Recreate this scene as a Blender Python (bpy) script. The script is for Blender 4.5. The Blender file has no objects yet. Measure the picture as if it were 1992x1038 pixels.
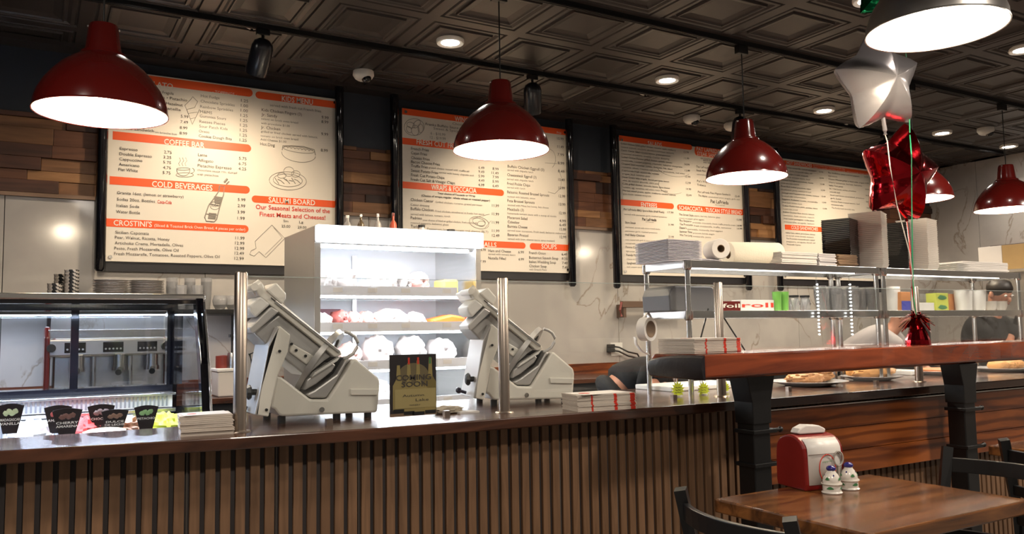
import bpy, bmesh, math, random
from mathutils import Vector, Matrix, Euler
random.seed(7)
C = bpy.context.scene.collection
S = bpy.context.scene

# ---------------------------------------------------------------- camera
YAW, PITCH, ROLL, FPX = 0.53096464, 0.07876644, -0.01677322, 1596.385
EYE = Vector((0, 0, 1.25))
_f = Vector((math.sin(YAW)*math.cos(PITCH), math.cos(YAW)*math.cos(PITCH), math.sin(PITCH)))
_r0 = Vector((math.cos(YAW), -math.sin(YAW), 0)); _u0 = _r0.cross(_f)
_r = math.cos(ROLL)*_r0 + math.sin(ROLL)*_u0
_u = -math.sin(ROLL)*_r0 + math.cos(ROLL)*_u0
cam_d = bpy.data.cameras.new('camera'); cam = bpy.data.objects.new('camera', cam_d); C.objects.link(cam)
cam.matrix_world = Matrix(((_r.x, _u.x, -_f.x, EYE.x), (_r.y, _u.y, -_f.y, EYE.y), (_r.z, _u.z, -_f.z, EYE.z), (0, 0, 0, 1)))
cam_d.sensor_width = 36.0; cam_d.lens = FPX/1992*36.0; cam_d.clip_start = 0.05
S.camera = cam
# ---------------------------------------------------------------- world, view
w = bpy.data.worlds.new('world'); S.world = w; w.use_nodes = True
bg = w.node_tree.nodes['Background']; bg.inputs[0].default_value = (1.0, 0.86, 0.72, 1); bg.inputs[1].default_value = 0.13
S.view_settings.view_transform = 'Standard'; S.view_settings.look = 'None'
S.view_settings.gamma = 1; S.view_settings.use_curve_mapping = False
S.view_settings.exposure = 0.34
PENDANT_W = 24; DOWN_W = 38; SPOT_W = 62
CEIL = 3.18; WALLY = 6.12

def ray(x, y): return _f + _r*((x-996)/FPX) - _u*((y-519)/FPX)
def P(x, y, Y):
    d = ray(x, y); return EYE + d*(Y/d.y)
def Pz(x, y, z):
    d = ray(x, y); return EYE + d*((z-EYE.z)/d.z)
def Pd(x, y, D): return EYE + ray(x, y)*D

def light(name, kind, loc, power, color=(1, 1, 1), parent=None, rot=(0, 0, 0), **kw):
    d = bpy.data.lights.new(name, kind); d.energy = power; d.color = color
    for k, v in kw.items(): setattr(d, k, v)
    o = bpy.data.objects.new(name, d); C.objects.link(o); o.rotation_euler = rot
    if parent is not None:
        o.parent = parent; o.location = Vector(loc) - wloc(parent)
    else: o.location = loc
    return o
def wloc(o):
    v = Vector((0, 0, 0))
    while o is not None: v = v + o.location; o = o.parent
    return v
# soft fill for counter front and boards from added, unseen dining room lamps
DINING_FILL = [(0.5, -0.6, 46), (3.2, 0.4, 50), (6.6, 1.2, 95), (-1.2, 1.6, 34)]
for i, (x, y, pw) in enumerate(DINING_FILL):
    light('dining_fill_light', 'AREA', (x, y, CEIL-0.05), pw, (1.0, 0.87, 0.73), size=0.3, shape='DISK')

# ---------------------------------------------------------------- materials
MATS = {}
def mat(name, col, rough=0.5, metal=0.0, var=0.0, vscale=8.0, bump=0.0, bscale=60.0, emit=None, estr=0, coat=0.0, alpha=1.0, trans=0.0, stretch=None, sheen=0):
    if name in MATS: return MATS[name]
    m = bpy.data.materials.new(name); m.use_nodes = True; nt = m.node_tree; b = nt.nodes['Principled BSDF']
    c = (*col, 1)
    b.inputs['Base Color'].default_value = c; b.inputs['Roughness'].default_value = rough; b.inputs['Metallic'].default_value = metal
    if coat: b.inputs['Coat Weight'].default_value = coat; b.inputs['Coat Roughness'].default_value = 0.08
    if trans: b.inputs['Transmission Weight'].default_value = trans
    if alpha < 1: b.inputs['Alpha'].default_value = alpha
    tc = nt.nodes.new('ShaderNodeTexCoord'); mp = nt.nodes.new('ShaderNodeMapping'); nt.links.new(tc.outputs['Object'], mp.inputs[0])
    if stretch: mp.inputs['Scale'].default_value = stretch
    if var:
        n = nt.nodes.new('ShaderNodeTexNoise'); n.inputs['Scale'].default_value = vscale; n.inputs['Detail'].default_value = 4
        nt.links.new(mp.outputs[0], n.inputs[0])
        mx = nt.nodes.new('ShaderNodeMix'); mx.data_type = 'RGBA'
        mx.inputs[6].default_value = (*[max(0, k*(1-var)) for k in col], 1); mx.inputs[7].default_value = (*[min(1, k*(1+var)) for k in col], 1)
        nt.links.new(n.outputs[0], mx.inputs[0]); nt.links.new(mx.outputs[2], b.inputs['Base Color'])
    if bump:
        n2 = nt.nodes.new('ShaderNodeTexNoise'); n2.inputs['Scale'].default_value = bscale; nt.links.new(mp.outputs[0], n2.inputs[0])
        bp = nt.nodes.new('ShaderNodeBump'); bp.inputs['Strength'].default_value = bump; bp.inputs['Distance'].default_value = 0.01
        nt.links.new(n2.outputs[0], bp.inputs['Height']); nt.links.new(bp.outputs[0], b.inputs['Normal'])
    if emit: b.inputs['Emission Color'].default_value = (*emit, 1); b.inputs['Emission Strength'].default_value = estr
    MATS[name] = m; return m
def wood(name, c1, c2, rough=0.35, scale=1.0, axis=0, coat=0.0, grain=14.0, knots=False):
    if name in MATS: return MATS[name]
    m = bpy.data.materials.new(name); m.use_nodes = True; nt = m.node_tree; b = nt.nodes['Principled BSDF']; L = nt.links.new
    tc = nt.nodes.new('ShaderNodeTexCoord'); mp = nt.nodes.new('ShaderNodeMapping'); L(tc.outputs['Object'], mp.inputs[0])
    sc = [scale]*3
    for k in range(3): sc[k] = scale*(1.0 if k == axis else grain)
    mp.inputs['Scale'].default_value = sc
    n = nt.nodes.new('ShaderNodeTexNoise'); n.inputs['Scale'].default_value = 1.2; n.inputs['Detail'].default_value = 6; n.inputs['Distortion'].default_value = 1.2
    L(mp.outputs[0], n.inputs[0])
    r = nt.nodes.new('ShaderNodeValToRGB'); r.color_ramp.elements[0].position = 0.3; r.color_ramp.elements[1].position = 0.7
    r.color_ramp.elements[0].color = (*c1, 1); r.color_ramp.elements[1].color = (*c2, 1)
    L(n.outputs[0], r.inputs[0]); out = r.outputs[0]
    if knots:
        w_ = nt.nodes.new('ShaderNodeTexWave'); w_.wave_type = 'RINGS'; w_.inputs['Scale'].default_value = 1.1; w_.inputs['Distortion'].default_value = 7; w_.inputs['Detail'].default_value = 2
        mp2 = nt.nodes.new('ShaderNodeMapping'); L(tc.outputs['Object'], mp2.inputs[0]); mp2.inputs['Scale'].default_value = (1.2, 6, 6); L(mp2.outputs[0], w_.inputs[0])
        mx = nt.nodes.new('ShaderNodeMix'); mx.data_type = 'RGBA'; mx.blend_type = 'MULTIPLY'; mx.inputs[0].default_value = 0.75
        r2 = nt.nodes.new('ShaderNodeValToRGB'); r2.color_ramp.elements[0].color = (0.3, 0.22, 0.2, 1); r2.color_ramp.elements[0].position = 0.05; r2.color_ramp.elements[1].color = (1, 1, 1, 1); r2.color_ramp.elements[1].position = 0.5
        L(w_.outputs[0], r2.inputs[0]); L(out, mx.inputs[6]); L(r2.outputs[0], mx.inputs[7]); out = mx.outputs[2]
    L(out, b.inputs['Base Color']); b.inputs['Roughness'].default_value = rough
    if coat: b.inputs['Coat Weight'].default_value = coat; b.inputs['Coat Roughness'].default_value = 0.12
    MATS[name] = m; return m
def thin_glass(name, tint=(1, 1, 1), refl=0.08):
    if name in MATS: return MATS[name]
    m = bpy.data.materials.new(name); m.use_nodes = True; nt = m.node_tree; nt.nodes.clear()
    o = nt.nodes.new('ShaderNodeOutputMaterial'); t = nt.nodes.new('ShaderNodeBsdfTransparent'); g = nt.nodes.new('ShaderNodeBsdfGlossy'); mx = nt.nodes.new('ShaderNodeMixShader')
    t.inputs[0].default_value = (*tint, 1); g.inputs['Roughness'].default_value = 0.015
    lw = nt.nodes.new('ShaderNodeLayerWeight'); lw.inputs[0].default_value = 0.22
    ma = nt.nodes.new('ShaderNodeMath'); ma.operation = 'MULTIPLY_ADD'; ma.inputs[1].default_value = 0.28; ma.inputs[2].default_value = refl
    nt.links.new(lw.outputs['Fresnel'], ma.inputs[0]); nt.links.new(ma.outputs[0], mx.inputs[0])
    nt.links.new(t.outputs[0], mx.inputs[1]); nt.links.new(g.outputs[0], mx.inputs[2]); nt.links.new(mx.outputs[0], o.inputs[0])
    MATS[name] = m; return m
def marble():
    m = bpy.data.materials.new('white_marble'); m.use_nodes = True; nt = m.node_tree; b = nt.nodes['Principled BSDF']; L = nt.links.new
    tc = nt.nodes.new('ShaderNodeTexCoord')
    n = nt.nodes.new('ShaderNodeTexNoise'); n.inputs['Scale'].default_value = 1.3; n.inputs['Detail'].default_value = 7; n.inputs['Distortion'].default_value = 0.6
    mp = nt.nodes.new('ShaderNodeMapping'); mp.inputs['Rotation'].default_value = (0, 0.5, 0); mp.inputs['Scale'].default_value = (1.6, 1.6, 0.8); L(tc.outputs['Object'], mp.inputs[0]); L(mp.outputs[0], n.inputs[0])
    a = nt.nodes.new('ShaderNodeMath'); a.operation = 'SUBTRACT'; a.inputs[1].default_value = 0.5; L(n.outputs[0], a.inputs[0])
    ab = nt.nodes.new('ShaderNodeMath'); ab.operation = 'ABSOLUTE'; L(a.outputs[0], ab.inputs[0])
    r = nt.nodes.new('ShaderNodeValToRGB'); e = r.color_ramp.elements; e[0].position = 0.0; e[0].color = (0.31, 0.26, 0.21, 1); e[1].position = 0.012; e[1].color = (0.50, 0.47, 0.44, 1)
    L(ab.outputs[0], r.inputs[0])
    n2 = nt.nodes.new('ShaderNodeTexNoise'); n2.inputs['Scale'].default_value = 1.1; n2.inputs['Detail'].default_value = 3; L(tc.outputs['Object'], n2.inputs[0])
    r2 = nt.nodes.new('ShaderNodeValToRGB'); r2.color_ramp.elements[0].position = 0.42; r2.color_ramp.elements[1].position = 0.55; L(n2.outputs[0], r2.inputs[0])
    mx = nt.nodes.new('ShaderNodeMix'); mx.data_type = 'RGBA'; L(r2.outputs[0], mx.inputs[0]); mx.inputs[6].default_value = (0.50, 0.47, 0.44, 1); L(r.outputs[0], mx.inputs[7])
    n3 = nt.nodes.new('ShaderNodeTexNoise'); n3.inputs['Scale'].default_value = 2.2; n3.inputs['Detail'].default_value = 4; L(tc.outputs['Object'], n3.inputs[0])
    r3 = nt.nodes.new('ShaderNodeValToRGB'); r3.color_ramp.elements[0].color = (0.82, 0.82, 0.83, 1); r3.color_ramp.elements[0].position = 0.35; r3.color_ramp.elements[1].position = 0.6; L(n3.outputs[0], r3.inputs[0])
    m2 = nt.nodes.new('ShaderNodeMix'); m2.data_type = 'RGBA'; m2.blend_type = 'MULTIPLY'; m2.inputs[0].default_value = 1; L(mx.outputs[2], m2.inputs[6]); L(r3.outputs[0], m2.inputs[7])
    L(m2.outputs[2], b.inputs['Base Color']); b.inputs['Roughness'].default_value = 0.14
    MATS['marble'] = m; return m

M_red = mat('red_enamel', (0.125, 0.007, 0.005), 0.22, var=0.05, coat=0.6)
M_white_in = mat('white_enamel', (0.9, 0.86, 0.78), 0.4, var=0.02)
M_silver = mat('brushed_aluminium', (0.62, 0.60, 0.57), 0.3, 1.0, var=0.06, stretch=(1, 1, 40))
M_steel = mat('stainless_steel', (0.58, 0.57, 0.55), 0.24, 1.0, var=0.1, vscale=3, stretch=(1, 1, 20))
M_steel_d = mat('satin_steel', (0.42, 0.36, 0.31), 0.33, 1.0, var=0.1, stretch=(40, 40, 1))
M_black = mat('black_paint', (0.004, 0.004, 0.0045), 0.42, var=0.2)
M_blackg = mat('gloss_black', (0.004, 0.004, 0.006), 0.08, var=0.2, coat=0.5)
M_blackm = mat('matte_black', (0.008, 0.008, 0.009), 0.6, var=0.2, bump=0.1)
M_bulb = mat('bulb_glow', (1, 1, 1), 0.5, emit=(1.0, 0.86, 0.66), estr=60)
M_led = mat('led_glow', (1, 1, 1), 0.5, emit=(1.0, 0.93, 0.85), estr=28)
M_ledc = mat('cool_led_glow', (1, 1, 1), 0.5, emit=(0.80, 0.90, 1.0), estr=22)
M_white = mat('white_plastic', (0.72, 0.70, 0.66), 0.4, var=0.03)
M_slicer = mat('cream_painted_aluminium', (0.78, 0.74, 0.66), 0.35, 0.0, var=0.04, bump=0.02)
M_slicer_g = mat('grey_anodised_aluminium', (0.50, 0.48, 0.46), 0.38, 0.35, var=0.06)
M_ceil = mat('dark_tin_ceiling', (0.040, 0.031, 0.027), 0.42, 0.15, var=0.12, bump=0.03)
M_navy = mat('navy_wall_paint', (0.022, 0.029, 0.042), 0.55, var=0.1, bump=0.05)
M_floor = mat('grey_floor_tile', (0.16, 0.15, 0.14), 0.35, var=0.2, vscale=3)
M_marble = marble()
M_ctop = wood('dark_walnut_top', (0.030, 0.011, 0.006), (0.105, 0.038, 0.018), 0.22, 1.5, 0, coat=0.35, grain=9)
M_bar = wood('red_stained_pine', (0.085, 0.014, 0.005), (0.30, 0.060, 0.016), 0.2, 1.3, 0, coat=0.5, grain=9)
M_end_shade = mat('shaded_end_grain', (0.007, 0.005, 0.008), 0.4, var=0.3, coat=0.12, bump=0.2, bscale=30)  # near black stands for the end face lying in shade
M_panel = wood('orange_stained_pine', (0.10, 0.022, 0.006), (0.42, 0.115, 0.022), 0.3, 1.0, 0, coat=0.2, grain=7, knots=True)
M_table = wood('brown_table_plank', (0.040, 0.014, 0.005), (0.24, 0.092, 0.026), 0.25, 1.8, 0, coat=0.4, grain=8)
M_slat = wood('slat_oak', (0.13, 0.068, 0.034), (0.24, 0.130, 0.068), 0.55, 2.0, 2, grain=12)
M_slatg = mat('dark_felt_backing', (0.060, 0.052, 0.052), 0.8, var=0.2)
M_gt = thin_glass('clear_glass', (0.97, 0.98, 0.98), 0.03)
M_gc = thin_glass('case_glass', (0.93, 0.96, 1.0), 0.05)
M_board = mat('cream_board_print', (0.76, 0.70, 0.61), 0.45, var=0.02)
M_org = mat('orange_print', (0.86, 0.10, 0.014), 0.45, var=0.03)
M_txt = mat('dark_print', (0.045, 0.035, 0.030), 0.6, var=0.1)
M_txt2 = mat('grey_print', (0.20, 0.18, 0.16), 0.6, var=0.1)
M_draw = mat('pencil_grey_print', (0.34, 0.31, 0.27), 0.6, var=0.1)
M_txtw = mat('white_print', (0.85, 0.80, 0.70), 0.5, var=0.02)
M_txtr = mat('red_print', (0.62, 0.035, 0.015), 0.5, var=0.05)
M_paper = mat('white_paper', (0.74, 0.70, 0.66), 0.75, var=0.05, bump=0.05)
M_paper2 = mat('warm_paper_towel', (0.80, 0.73, 0.60), 0.85, var=0.04, bump=0.15, bscale=120)
M_kraft = mat('kraft_paper', (0.22, 0.14, 0.08), 0.8, var=0.15)
M_clear = mat('milky_clear_plastic', (0.74, 0.69, 0.62), 0.3, var=0.05)
M_skin = mat('skin', (0.45, 0.20, 0.12), 0.5, var=0.06)
M_hair = mat('dark_hair', (0.012, 0.008, 0.006), 0.5, var=0.3)
M_hairb = mat('brown_hair', (0.10, 0.035, 0.015), 0.5, var=0.3)
M_shirt = mat('black_cotton', (0.005, 0.005, 0.006), 0.85, var=0.2, bump=0.2, bscale=40)
M_shirtw = mat('white_cotton', (0.50, 0.46, 0.46), 0.85, var=0.06, bump=0.2, bscale=30)
M_yellow = mat('fluorescent_yellow_card', (0.62, 0.72, 0.02), 0.6, var=0.06)
M_green = mat('green_print', (0.05, 0.20, 0.07), 0.5, var=0.1)
M_cobalt = mat('cobalt_glaze', (0.015, 0.012, 0.16), 0.12, var=0.2, coat=0.6)
M_ceram = mat('white_glazed_ceramic', (0.72, 0.68, 0.62), 0.15, var=0.03, coat=0.5)
M_pred = mat('red_plastic', (0.19, 0.009, 0.007), 0.3, var=0.08)
M_crust = mat('baked_crust', (0.50, 0.24, 0.09), 0.6, var=0.35, vscale=25, bump=0.5, bscale=50)
M_bread = mat('golden_bread', (0.62, 0.30, 0.09), 0.5, var=0.25, vscale=14, bump=0.3, bscale=30)

# ---------------------------------------------------------------- mesh helpers
class MB:
    def __init__(s): s.v = []; s.f = []; s.m = []
    def add(s, vs, fs, mi=0):
        n = len(s.v); s.v += [Vector(a) for a in vs]; s.f += [[i+n for i in f] for f in fs]; s.m += [mi]*len(fs); return s
    def box(s, x0, x1, y0, y1, z0, z1, mi=0, T=None):
        vs = [Vector((x, y, z)) for z in (z0, z1) for y in (y0, y1) for x in (x0, x1)]
        if T is not None: vs = [T @ a for a in vs]
        return s.add(vs, [(0, 2, 3, 1), (4, 5, 7, 6), (0, 1, 5, 4), (2, 6, 7, 3), (0, 4, 6, 2), (1, 3, 7, 5)], mi)
    def prism(s, poly, a, b, axis='y', mi=0, T=None):
        def mk(p, t):
            return {'y': Vector((p[0], t, p[1])), 'x': Vector((t, p[0], p[1])), 'z': Vector((p[0], p[1], t))}[axis]
        n = len(poly); vs = [mk(p, a) for p in poly] + [mk(p, b) for p in poly]
        if T is not None: vs = [T @ q for q in vs]
        fs = [tuple(range(n)), tuple(range(2*n-1, n-1, -1))] + [(i, (i+1) % n + 0, (i+1) % n + n, i+n) for i in range(n)]
        return s.add(vs, fs, mi)
    def lathe(s, prof, c=(0, 0, 0), n=24, mi=0, T=None, caps=False):
        c = Vector(c); vs = []; fs = []
        for r, z in prof:
            for k in range(n):
                a = 2*math.pi*k/n; vs.append(Vector((r*math.cos(a), r*math.sin(a), z)))
        for i in range(len(prof)-1):
            for k in range(n):
                fs.append((i*n+k, i*n+(k+1) % n, (i+1)*n+(k+1) % n, (i+1)*n+k))
        if caps: fs.append(tuple(range(n-1, -1, -1))); fs.append(tuple((len(prof)-1)*n+k for k in range(n)))
        vs = [(T @ a if T is not None else a) + c for a in vs]
        return s.add(vs, fs, mi)
    def cyl(s, p0, p1, r, n=16, mi=0, r1=None):
        p0 = Vector(p0); p1 = Vector(p1); d = p1-p0; q = d.to_track_quat('Z', 'Y').to_matrix(); L = d.length
        r1 = r if r1 is None else r1
        return s.lathe([(r, 0), (r1, L)], p0, n, mi, q, True)
    def tube(s, pts, r, n=8, mi=0):
        pts = [Vector(p) for p in pts]; rings = []
        vs = []; fs = []
        for i, p in enumerate(pts):
            d = (pts[min(i+1, len(pts)-1)] - pts[max(i-1, 0)]).normalized()
            q = d.to_track_quat('Z', 'Y').to_matrix()
            for k in range(n):
                a = 2*math.pi*k/n; vs.append(p + q @ Vector((r*math.cos(a), r*math.sin(a), 0)))
        for i in range(len(pts)-1):
            for k in range(n): fs.append((i*n+k, i*n+(k+1) % n, (i+1)*n+(k+1) % n, (i+1)*n+k))
        fs.append(tuple(range(n-1, -1, -1))); fs.append(tuple((len(pts)-1)*n+k for k in range(n)))
        return s.add(vs, fs, mi)
    def sphere(s, c, r, n=20, m=12, mi=0, sc=(1, 1, 1), T=None):
        prof = [(max(1e-4, math.sin(math.pi*i/m)), -math.cos(math.pi*i/m)) for i in range(m+1)]
        D = Matrix.Diagonal(Vector((r*sc[0], r*sc[1], r*sc[2])))
        return s.lathe(prof, c, n, mi, (T @ D) if T is not None else D)
    def blob(s, c, sc, seed=0, amp=0.15, n=22, m=12, mi=0, freq=3.0, flat=None):
        from mathutils import noise
        vs = []; fs = []
        for i in range(m+1):
            t = math.pi*i/m
            for k in range(n):
                a = 2*math.pi*k/n; p = Vector((math.sin(t)*math.cos(a), math.sin(t)*math.sin(a), -math.cos(t)))
                q = p*(1+amp*noise.noise(p*freq+Vector((seed*7.3, 0, seed)))*1.6)
                z = q.z*sc[2]
                if flat is not None: z = max(z, flat*sc[2])
                vs.append(Vector((q.x*sc[0], q.y*sc[1], z))+Vector(c))
        for i in range(m):
            for k in range(n): fs.append((i*n+k, i*n+(k+1) % n, (i+1)*n+(k+1) % n, (i+1)*n+k))
        return s.add(vs, fs, mi)

def obj(name, mb, mats, parent=None, bevel=0.0, smooth=False, seg=2):
    me = bpy.data.meshes.new(name)
    off = wloc(parent) if parent is not None else Vector((0, 0, 0))
    me.from_pydata([tuple(a-off) for a in mb.v], [], mb.f)
    if not isinstance(mats, (list, tuple)): mats = [mats]
    for m in mats: me.materials.append(m)
    for p, i in zip(me.polygons, mb.m): p.material_index = i; p.use_smooth = smooth
    bm = bmesh.new(); bm.from_mesh(me); bmesh.ops.recalc_face_normals(bm, faces=bm.faces); bm.to_mesh(me); bm.free()
    me.update()
    o = bpy.data.objects.new(name, me); C.objects.link(o)
    if parent is not None: o.parent = parent
    if bevel:
        b = o.modifiers.new('bevel', 'BEVEL'); b.width = bevel; b.segments = seg; b.limit_method = 'ANGLE'; b.angle_limit = 0.6
    if smooth and not bevel:
        try:
            me.set_sharp_from_angle(angle=0.7)
        except Exception: pass
    return o
def tag(o, label=None, cat=None, group=None, kind=None):
    if label: o['label'] = label
    if cat: o['category'] = cat
    if group: o['group'] = group
    if kind: o['kind'] = kind
    return o
def thing(name, label, cat, loc=(0, 0, 0), group=None):
    o = bpy.data.objects.new(name, None); C.objects.link(o); o.location = loc; o.empty_display_size = 0.05
    return tag(o, label, cat, group)
def struct(name, mb, mats, **k):
    return tag(obj(name, mb, mats, **k), kind='structure')
def dup(root, loc, rotz=None, label=None, scale=None, group=None):
    r = root.copy(); C.objects.link(r); r.location = loc
    if rotz is not None: r.rotation_euler = (0, 0, rotz)
    if scale: r.scale = (scale,)*3 if not isinstance(scale, tuple) else scale
    if label: r['label'] = label
    if group: r['group'] = group
    def rec(src, dst):
        for ch in [c for c in bpy.data.objects if c.parent == src]:
            c = ch.copy(); C.objects.link(c); c.parent = dst; rec(ch, c)
    rec(root, r); return r
def rz(a): return Matrix.Rotation(a, 3, 'Z')

# text: a string becomes flat mesh outlines, laid between two x positions
_tc = {}
def glyphs(s, bold=False):
    k = (s, bold)
    if k in _tc: return _tc[k]
    cu = bpy.data.curves.new('t', 'FONT'); cu.body = s; cu.resolution_u = 2; cu.fill_mode = 'FRONT'
    if bold: cu.offset = 0.012
    o = bpy.data.objects.new('t', cu); C.objects.link(o)
    dg = bpy.context.evaluated_depsgraph_get(); me = bpy.data.meshes.new_from_object(o.evaluated_get(dg))
    vs = [v.co.copy() for v in me.vertices]; fs = [list(p.vertices) for p in me.polygons]
    bpy.data.objects.remove(o); bpy.data.curves.remove(cu); bpy.data.meshes.remove(me)
    _tc[k] = (vs, fs); return vs, fs
def put_text(mb, s, A, B, up, h, mi=0, bold=False):
    """flat lettering between world points A (baseline start) and B (baseline end); h = capital height"""
    vs, fs = glyphs(s, bold)
    if not vs: return
    x0 = min(v.x for v in vs); x1 = max(v.x for v in vs); A = Vector(A); B = Vector(B)
    mb.add([A + (B-A)*((v.x-x0)/max(1e-6, x1-x0)) + up*(v.y*h/0.69) for v in vs], fs, mi)

# ================================================================ THE ROOM
XR = 9.66; XL = -2.6; YB = -1.8
struct('floor', MB().box(XL, XR, YB, WALLY, -0.05, 0), M_floor)
def ceiling():
    mb = MB(); x0 = 1.466; y0 = 4.465; t = 0.61
    rings = [(0, 0), (.040, 0), (.046, .012), (.054, .012), (.060, 0), (.080, 0), (.100, .010), (.112, .010), (.116, -.003), (.124, -.003), (.130, .006), (.175, .016)]
    for i in range(-7, 14):
        for j in range(-10, 4):
            cx = x0+(i+.5)*t; cy = y0+(j-.5)*t
            if cx-t/2 > XR or cx+t/2 < XL-.1: continue
            n = len(mb.v)
            for k, (d, h) in enumerate(rings):
                q = t/2-d
                for sx, sy in ((-1, -1), (1, -1), (1, 1), (-1, 1)):
                    X = min(cx+sx*q, XR); Y = min(cy+sy*q, WALLY)
                    mb.v.append(Vector((X, Y, CEIL+h)))
            for k in range(len(rings)-1):
                for e in range(4):
                    mb.f.append([n+k*4+e, n+k*4+(e+1) % 4, n+k*4+4+(e+1) % 4, n+k*4+4+e]); mb.m.append(0)
            e = n+(len(rings)-1)*4; mb.f.append([e, e+1, e+2, e+3]); mb.m.append(0)
    mb.box(XL, XR, YB-3, WALLY, CEIL+0.03, CEIL+0.06)
    return mb
struct('ceiling', ceiling(), M_ceil)
struct('trim_1', MB().box(XL, XR, WALLY-.16, WALLY, CEIL-.025, CEIL+.01), M_ceil)
# back wall: navy paint above, wood mosaic band, marble slabs below
struct('wall_back', MB().box(XL, XR, WALLY, WALLY+.1, 0, CEIL+.05), M_navy)
mb = MB(); x = XL; k = 0
while x < XR:
    x2 = min(XR, x+1.22); mb.box(x+.002, x2-.002, WALLY-.022, WALLY+.001, .0, 2.185); x = x2
struct('wall_back_marble', mb, M_marble, bevel=.002)
struct('trim_2', MB().box(XL, XR, WALLY-.05, WALLY, 2.17, 2.195), mat('bronze_strip', (0.20, .13, .09), 0.35, .8, var=.1))
WD = [wood('plank_%d' % i, a, b, .5, 1.5, 0, grain=8) for i, (a, b) in enumerate([((.05, .018, .008), (.11, .04, .02)), ((.14, .06, .022), (.27, .125, .05)), ((.22, .10, .035), (.42, .21, .085)), ((.09, .03, .012), (.18, .07, .03)), ((.018, .009, .006), (.05, .02, .012))])]
mb = MB(); z = 2.197; rr = random.Random(3)
while z < 2.72:
    h = rr.choice([.065, .085, .085, .11]); h = min(h, 2.722-z) if 2.722-z > .05 else 2.722-z
    x = XL+rr.random()*.3
    while x < XR:
        L = rr.uniform(.22, .62); d = rr.choice([.012, .02, .032, .045])
        mb.box(x, min(XR, x+L)-.0015, WALLY-d, WALLY, z, z+h-.0015, rr.choice([0, 0, 1, 1, 2, 3, 3, 4])); x += L
    z += h
struct('wall_back_planks', mb, WD, bevel=.002)
# right wall, marble slabs
mb = MB(); y = YB
while y < WALLY:
    mb.box(XR, XR+.05, y+.002, min(WALLY, y+1.22)-.002, 0, CEIL+.05); y += 1.22
struct('wall_right', mb, M_marble)
struct('wall_left', MB().box(XL-.1, XL, 1.0, WALLY, 0, CEIL+.05), M_navy)
# dark header behind the menu boards (mounting rails)
# ceiling tracks
for yy, nm in ((5.06, 'far'), (3.87, 'near')):
    t = MB().box(-2.4, 9.4, yy-.018, yy+.018, CEIL-.03, CEIL)
    t.box(-2.4, 9.4, yy-.011, yy-.005, CEIL-.034, CEIL-.03).box(-2.4, 9.4, yy+.005, yy+.011, CEIL-.034, CEIL-.03)
    tag(obj('lighting_track', t, M_black), 'black ceiling track carrying the %s' % ('black spotlights near the menu wall' if nm == 'far' else 'cords of the red pendant lamps'), 'light track')

# ---------------------------------------------------------------- downlights
def downlight(x, y, label):
    t = thing('recessed_downlight', label, 'ceiling light', (x, y, CEIL), 'recessed ceiling lights')
    obj('trim_ring', MB().lathe([(.062, -.004), (.088, -.010), (.093, -.002), (.093, .02), (.062, .02), (.062, -.004)], (x, y, CEIL), 28), M_white_in, t, smooth=True)
    obj('diffuser', MB().lathe([(.0001, 0), (.063, 0), (.063, .01), (.0001, .01)], (x, y, CEIL-.001), 28), M_led, t)
    light('lamp_light', 'SPOT', (x, y, CEIL-.02), DOWN_W, (1, .90, .78), t, spot_size=2.3, spot_blend=.8, shadow_soft_size=.06)
    return t
DL = [(.50, 4.8, 'recessed white downlight at the left edge of the ceiling, above the leftmost red pendant lamp'),
      (2.37, 4.8, 'recessed white downlight left of the second pendant cord'), (4.23, 4.77, 'recessed white downlight between the second and third red pendants'),
      (6.10, 4.81, 'recessed white downlight left of the silver star balloon'), (7.92, 4.84, 'recessed white downlight just right of the balloon ribbons'),
      (9.20, 4.88, 'small far recessed downlight next to the marble right wall')]
for x, y, l in DL: downlight(x, y, l)
q = Pz(1990, 97, CEIL); downlight(q.x, q.y, 'recessed downlight cut by the right picture edge below the silver lamp')
q = Pz(1690, 1, CEIL); downlight(q.x, q.y, 'recessed downlight at the top edge beside the green foil balloon')
for i, (x, y, pw) in enumerate(DINING_FILL):  # disc fixtures added around the unseen fill lights
    t = thing('added_disc_lamp', 'unseen round white disc lamp added over the dining area for fill light', 'ceiling light', (x, y, CEIL), 'added fill disc lamps')
    obj('housing', MB().lathe([(.155, 0), (.17, -.01), (.17, .0), (.17, -.04), (.155, -.045), (.155, 0)], (x, y, CEIL), 32), M_white_in, t, smooth=True)
    obj('diffuser', MB().lathe([(.0001, -.035), (.155, -.035)], (x, y, CEIL), 32), M_led, t)
# sprinklers and dome cameras
def sprinkler(px, py, label):
    q = Pz(px, py, CEIL); t = thing('fire_sprinkler', label, 'sprinkler', (q.x, q.y, CEIL), 'ceiling sprinklers')
    obj('escutcheon', MB().lathe([(.001, -.012), (.03, -.012), (.045, -.003), (.045, .002)], q, 20), M_white_in, t, smooth=True)
    obj('nozzle', MB().cyl(q+Vector((0, 0, -.012)), q+Vector((0, 0, -.035)), .008, 8).cyl(q+Vector((0, 0, -.035)), q+Vector((0, 0, -.038)), .016, 10), M_black, t)
sprinkler(490, 51, 'small round sprinkler beside the leftmost black spotlight')
sprinkler(1255, 181, 'small round sprinkler left of the third pendant lamp')
sprinkler(1640, 243, 'small round sprinkler behind the silver star balloon')
def dome(px, py, label):
    q = Pz(px, py-8, CEIL); t = thing('dome_camera', label, 'security camera', (q.x, q.y, CEIL), 'dome security cameras')
    obj('housing', MB().lathe([(.075, 0), (.078, -.03), (.062, -.055), (.045, -.066), (.001, -.07)], q, 24), M_white, t, smooth=True)
    obj('lens_dome', MB().sphere(q+Vector((.012, -.03, -.058)), .036, 16, 10), M_blackg, t, smooth=True)
dome(707, 147, 'white dome security camera above the gap between the first two menu boards')
dome(1345, 234, 'white dome security camera left of the third red pendant')
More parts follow.
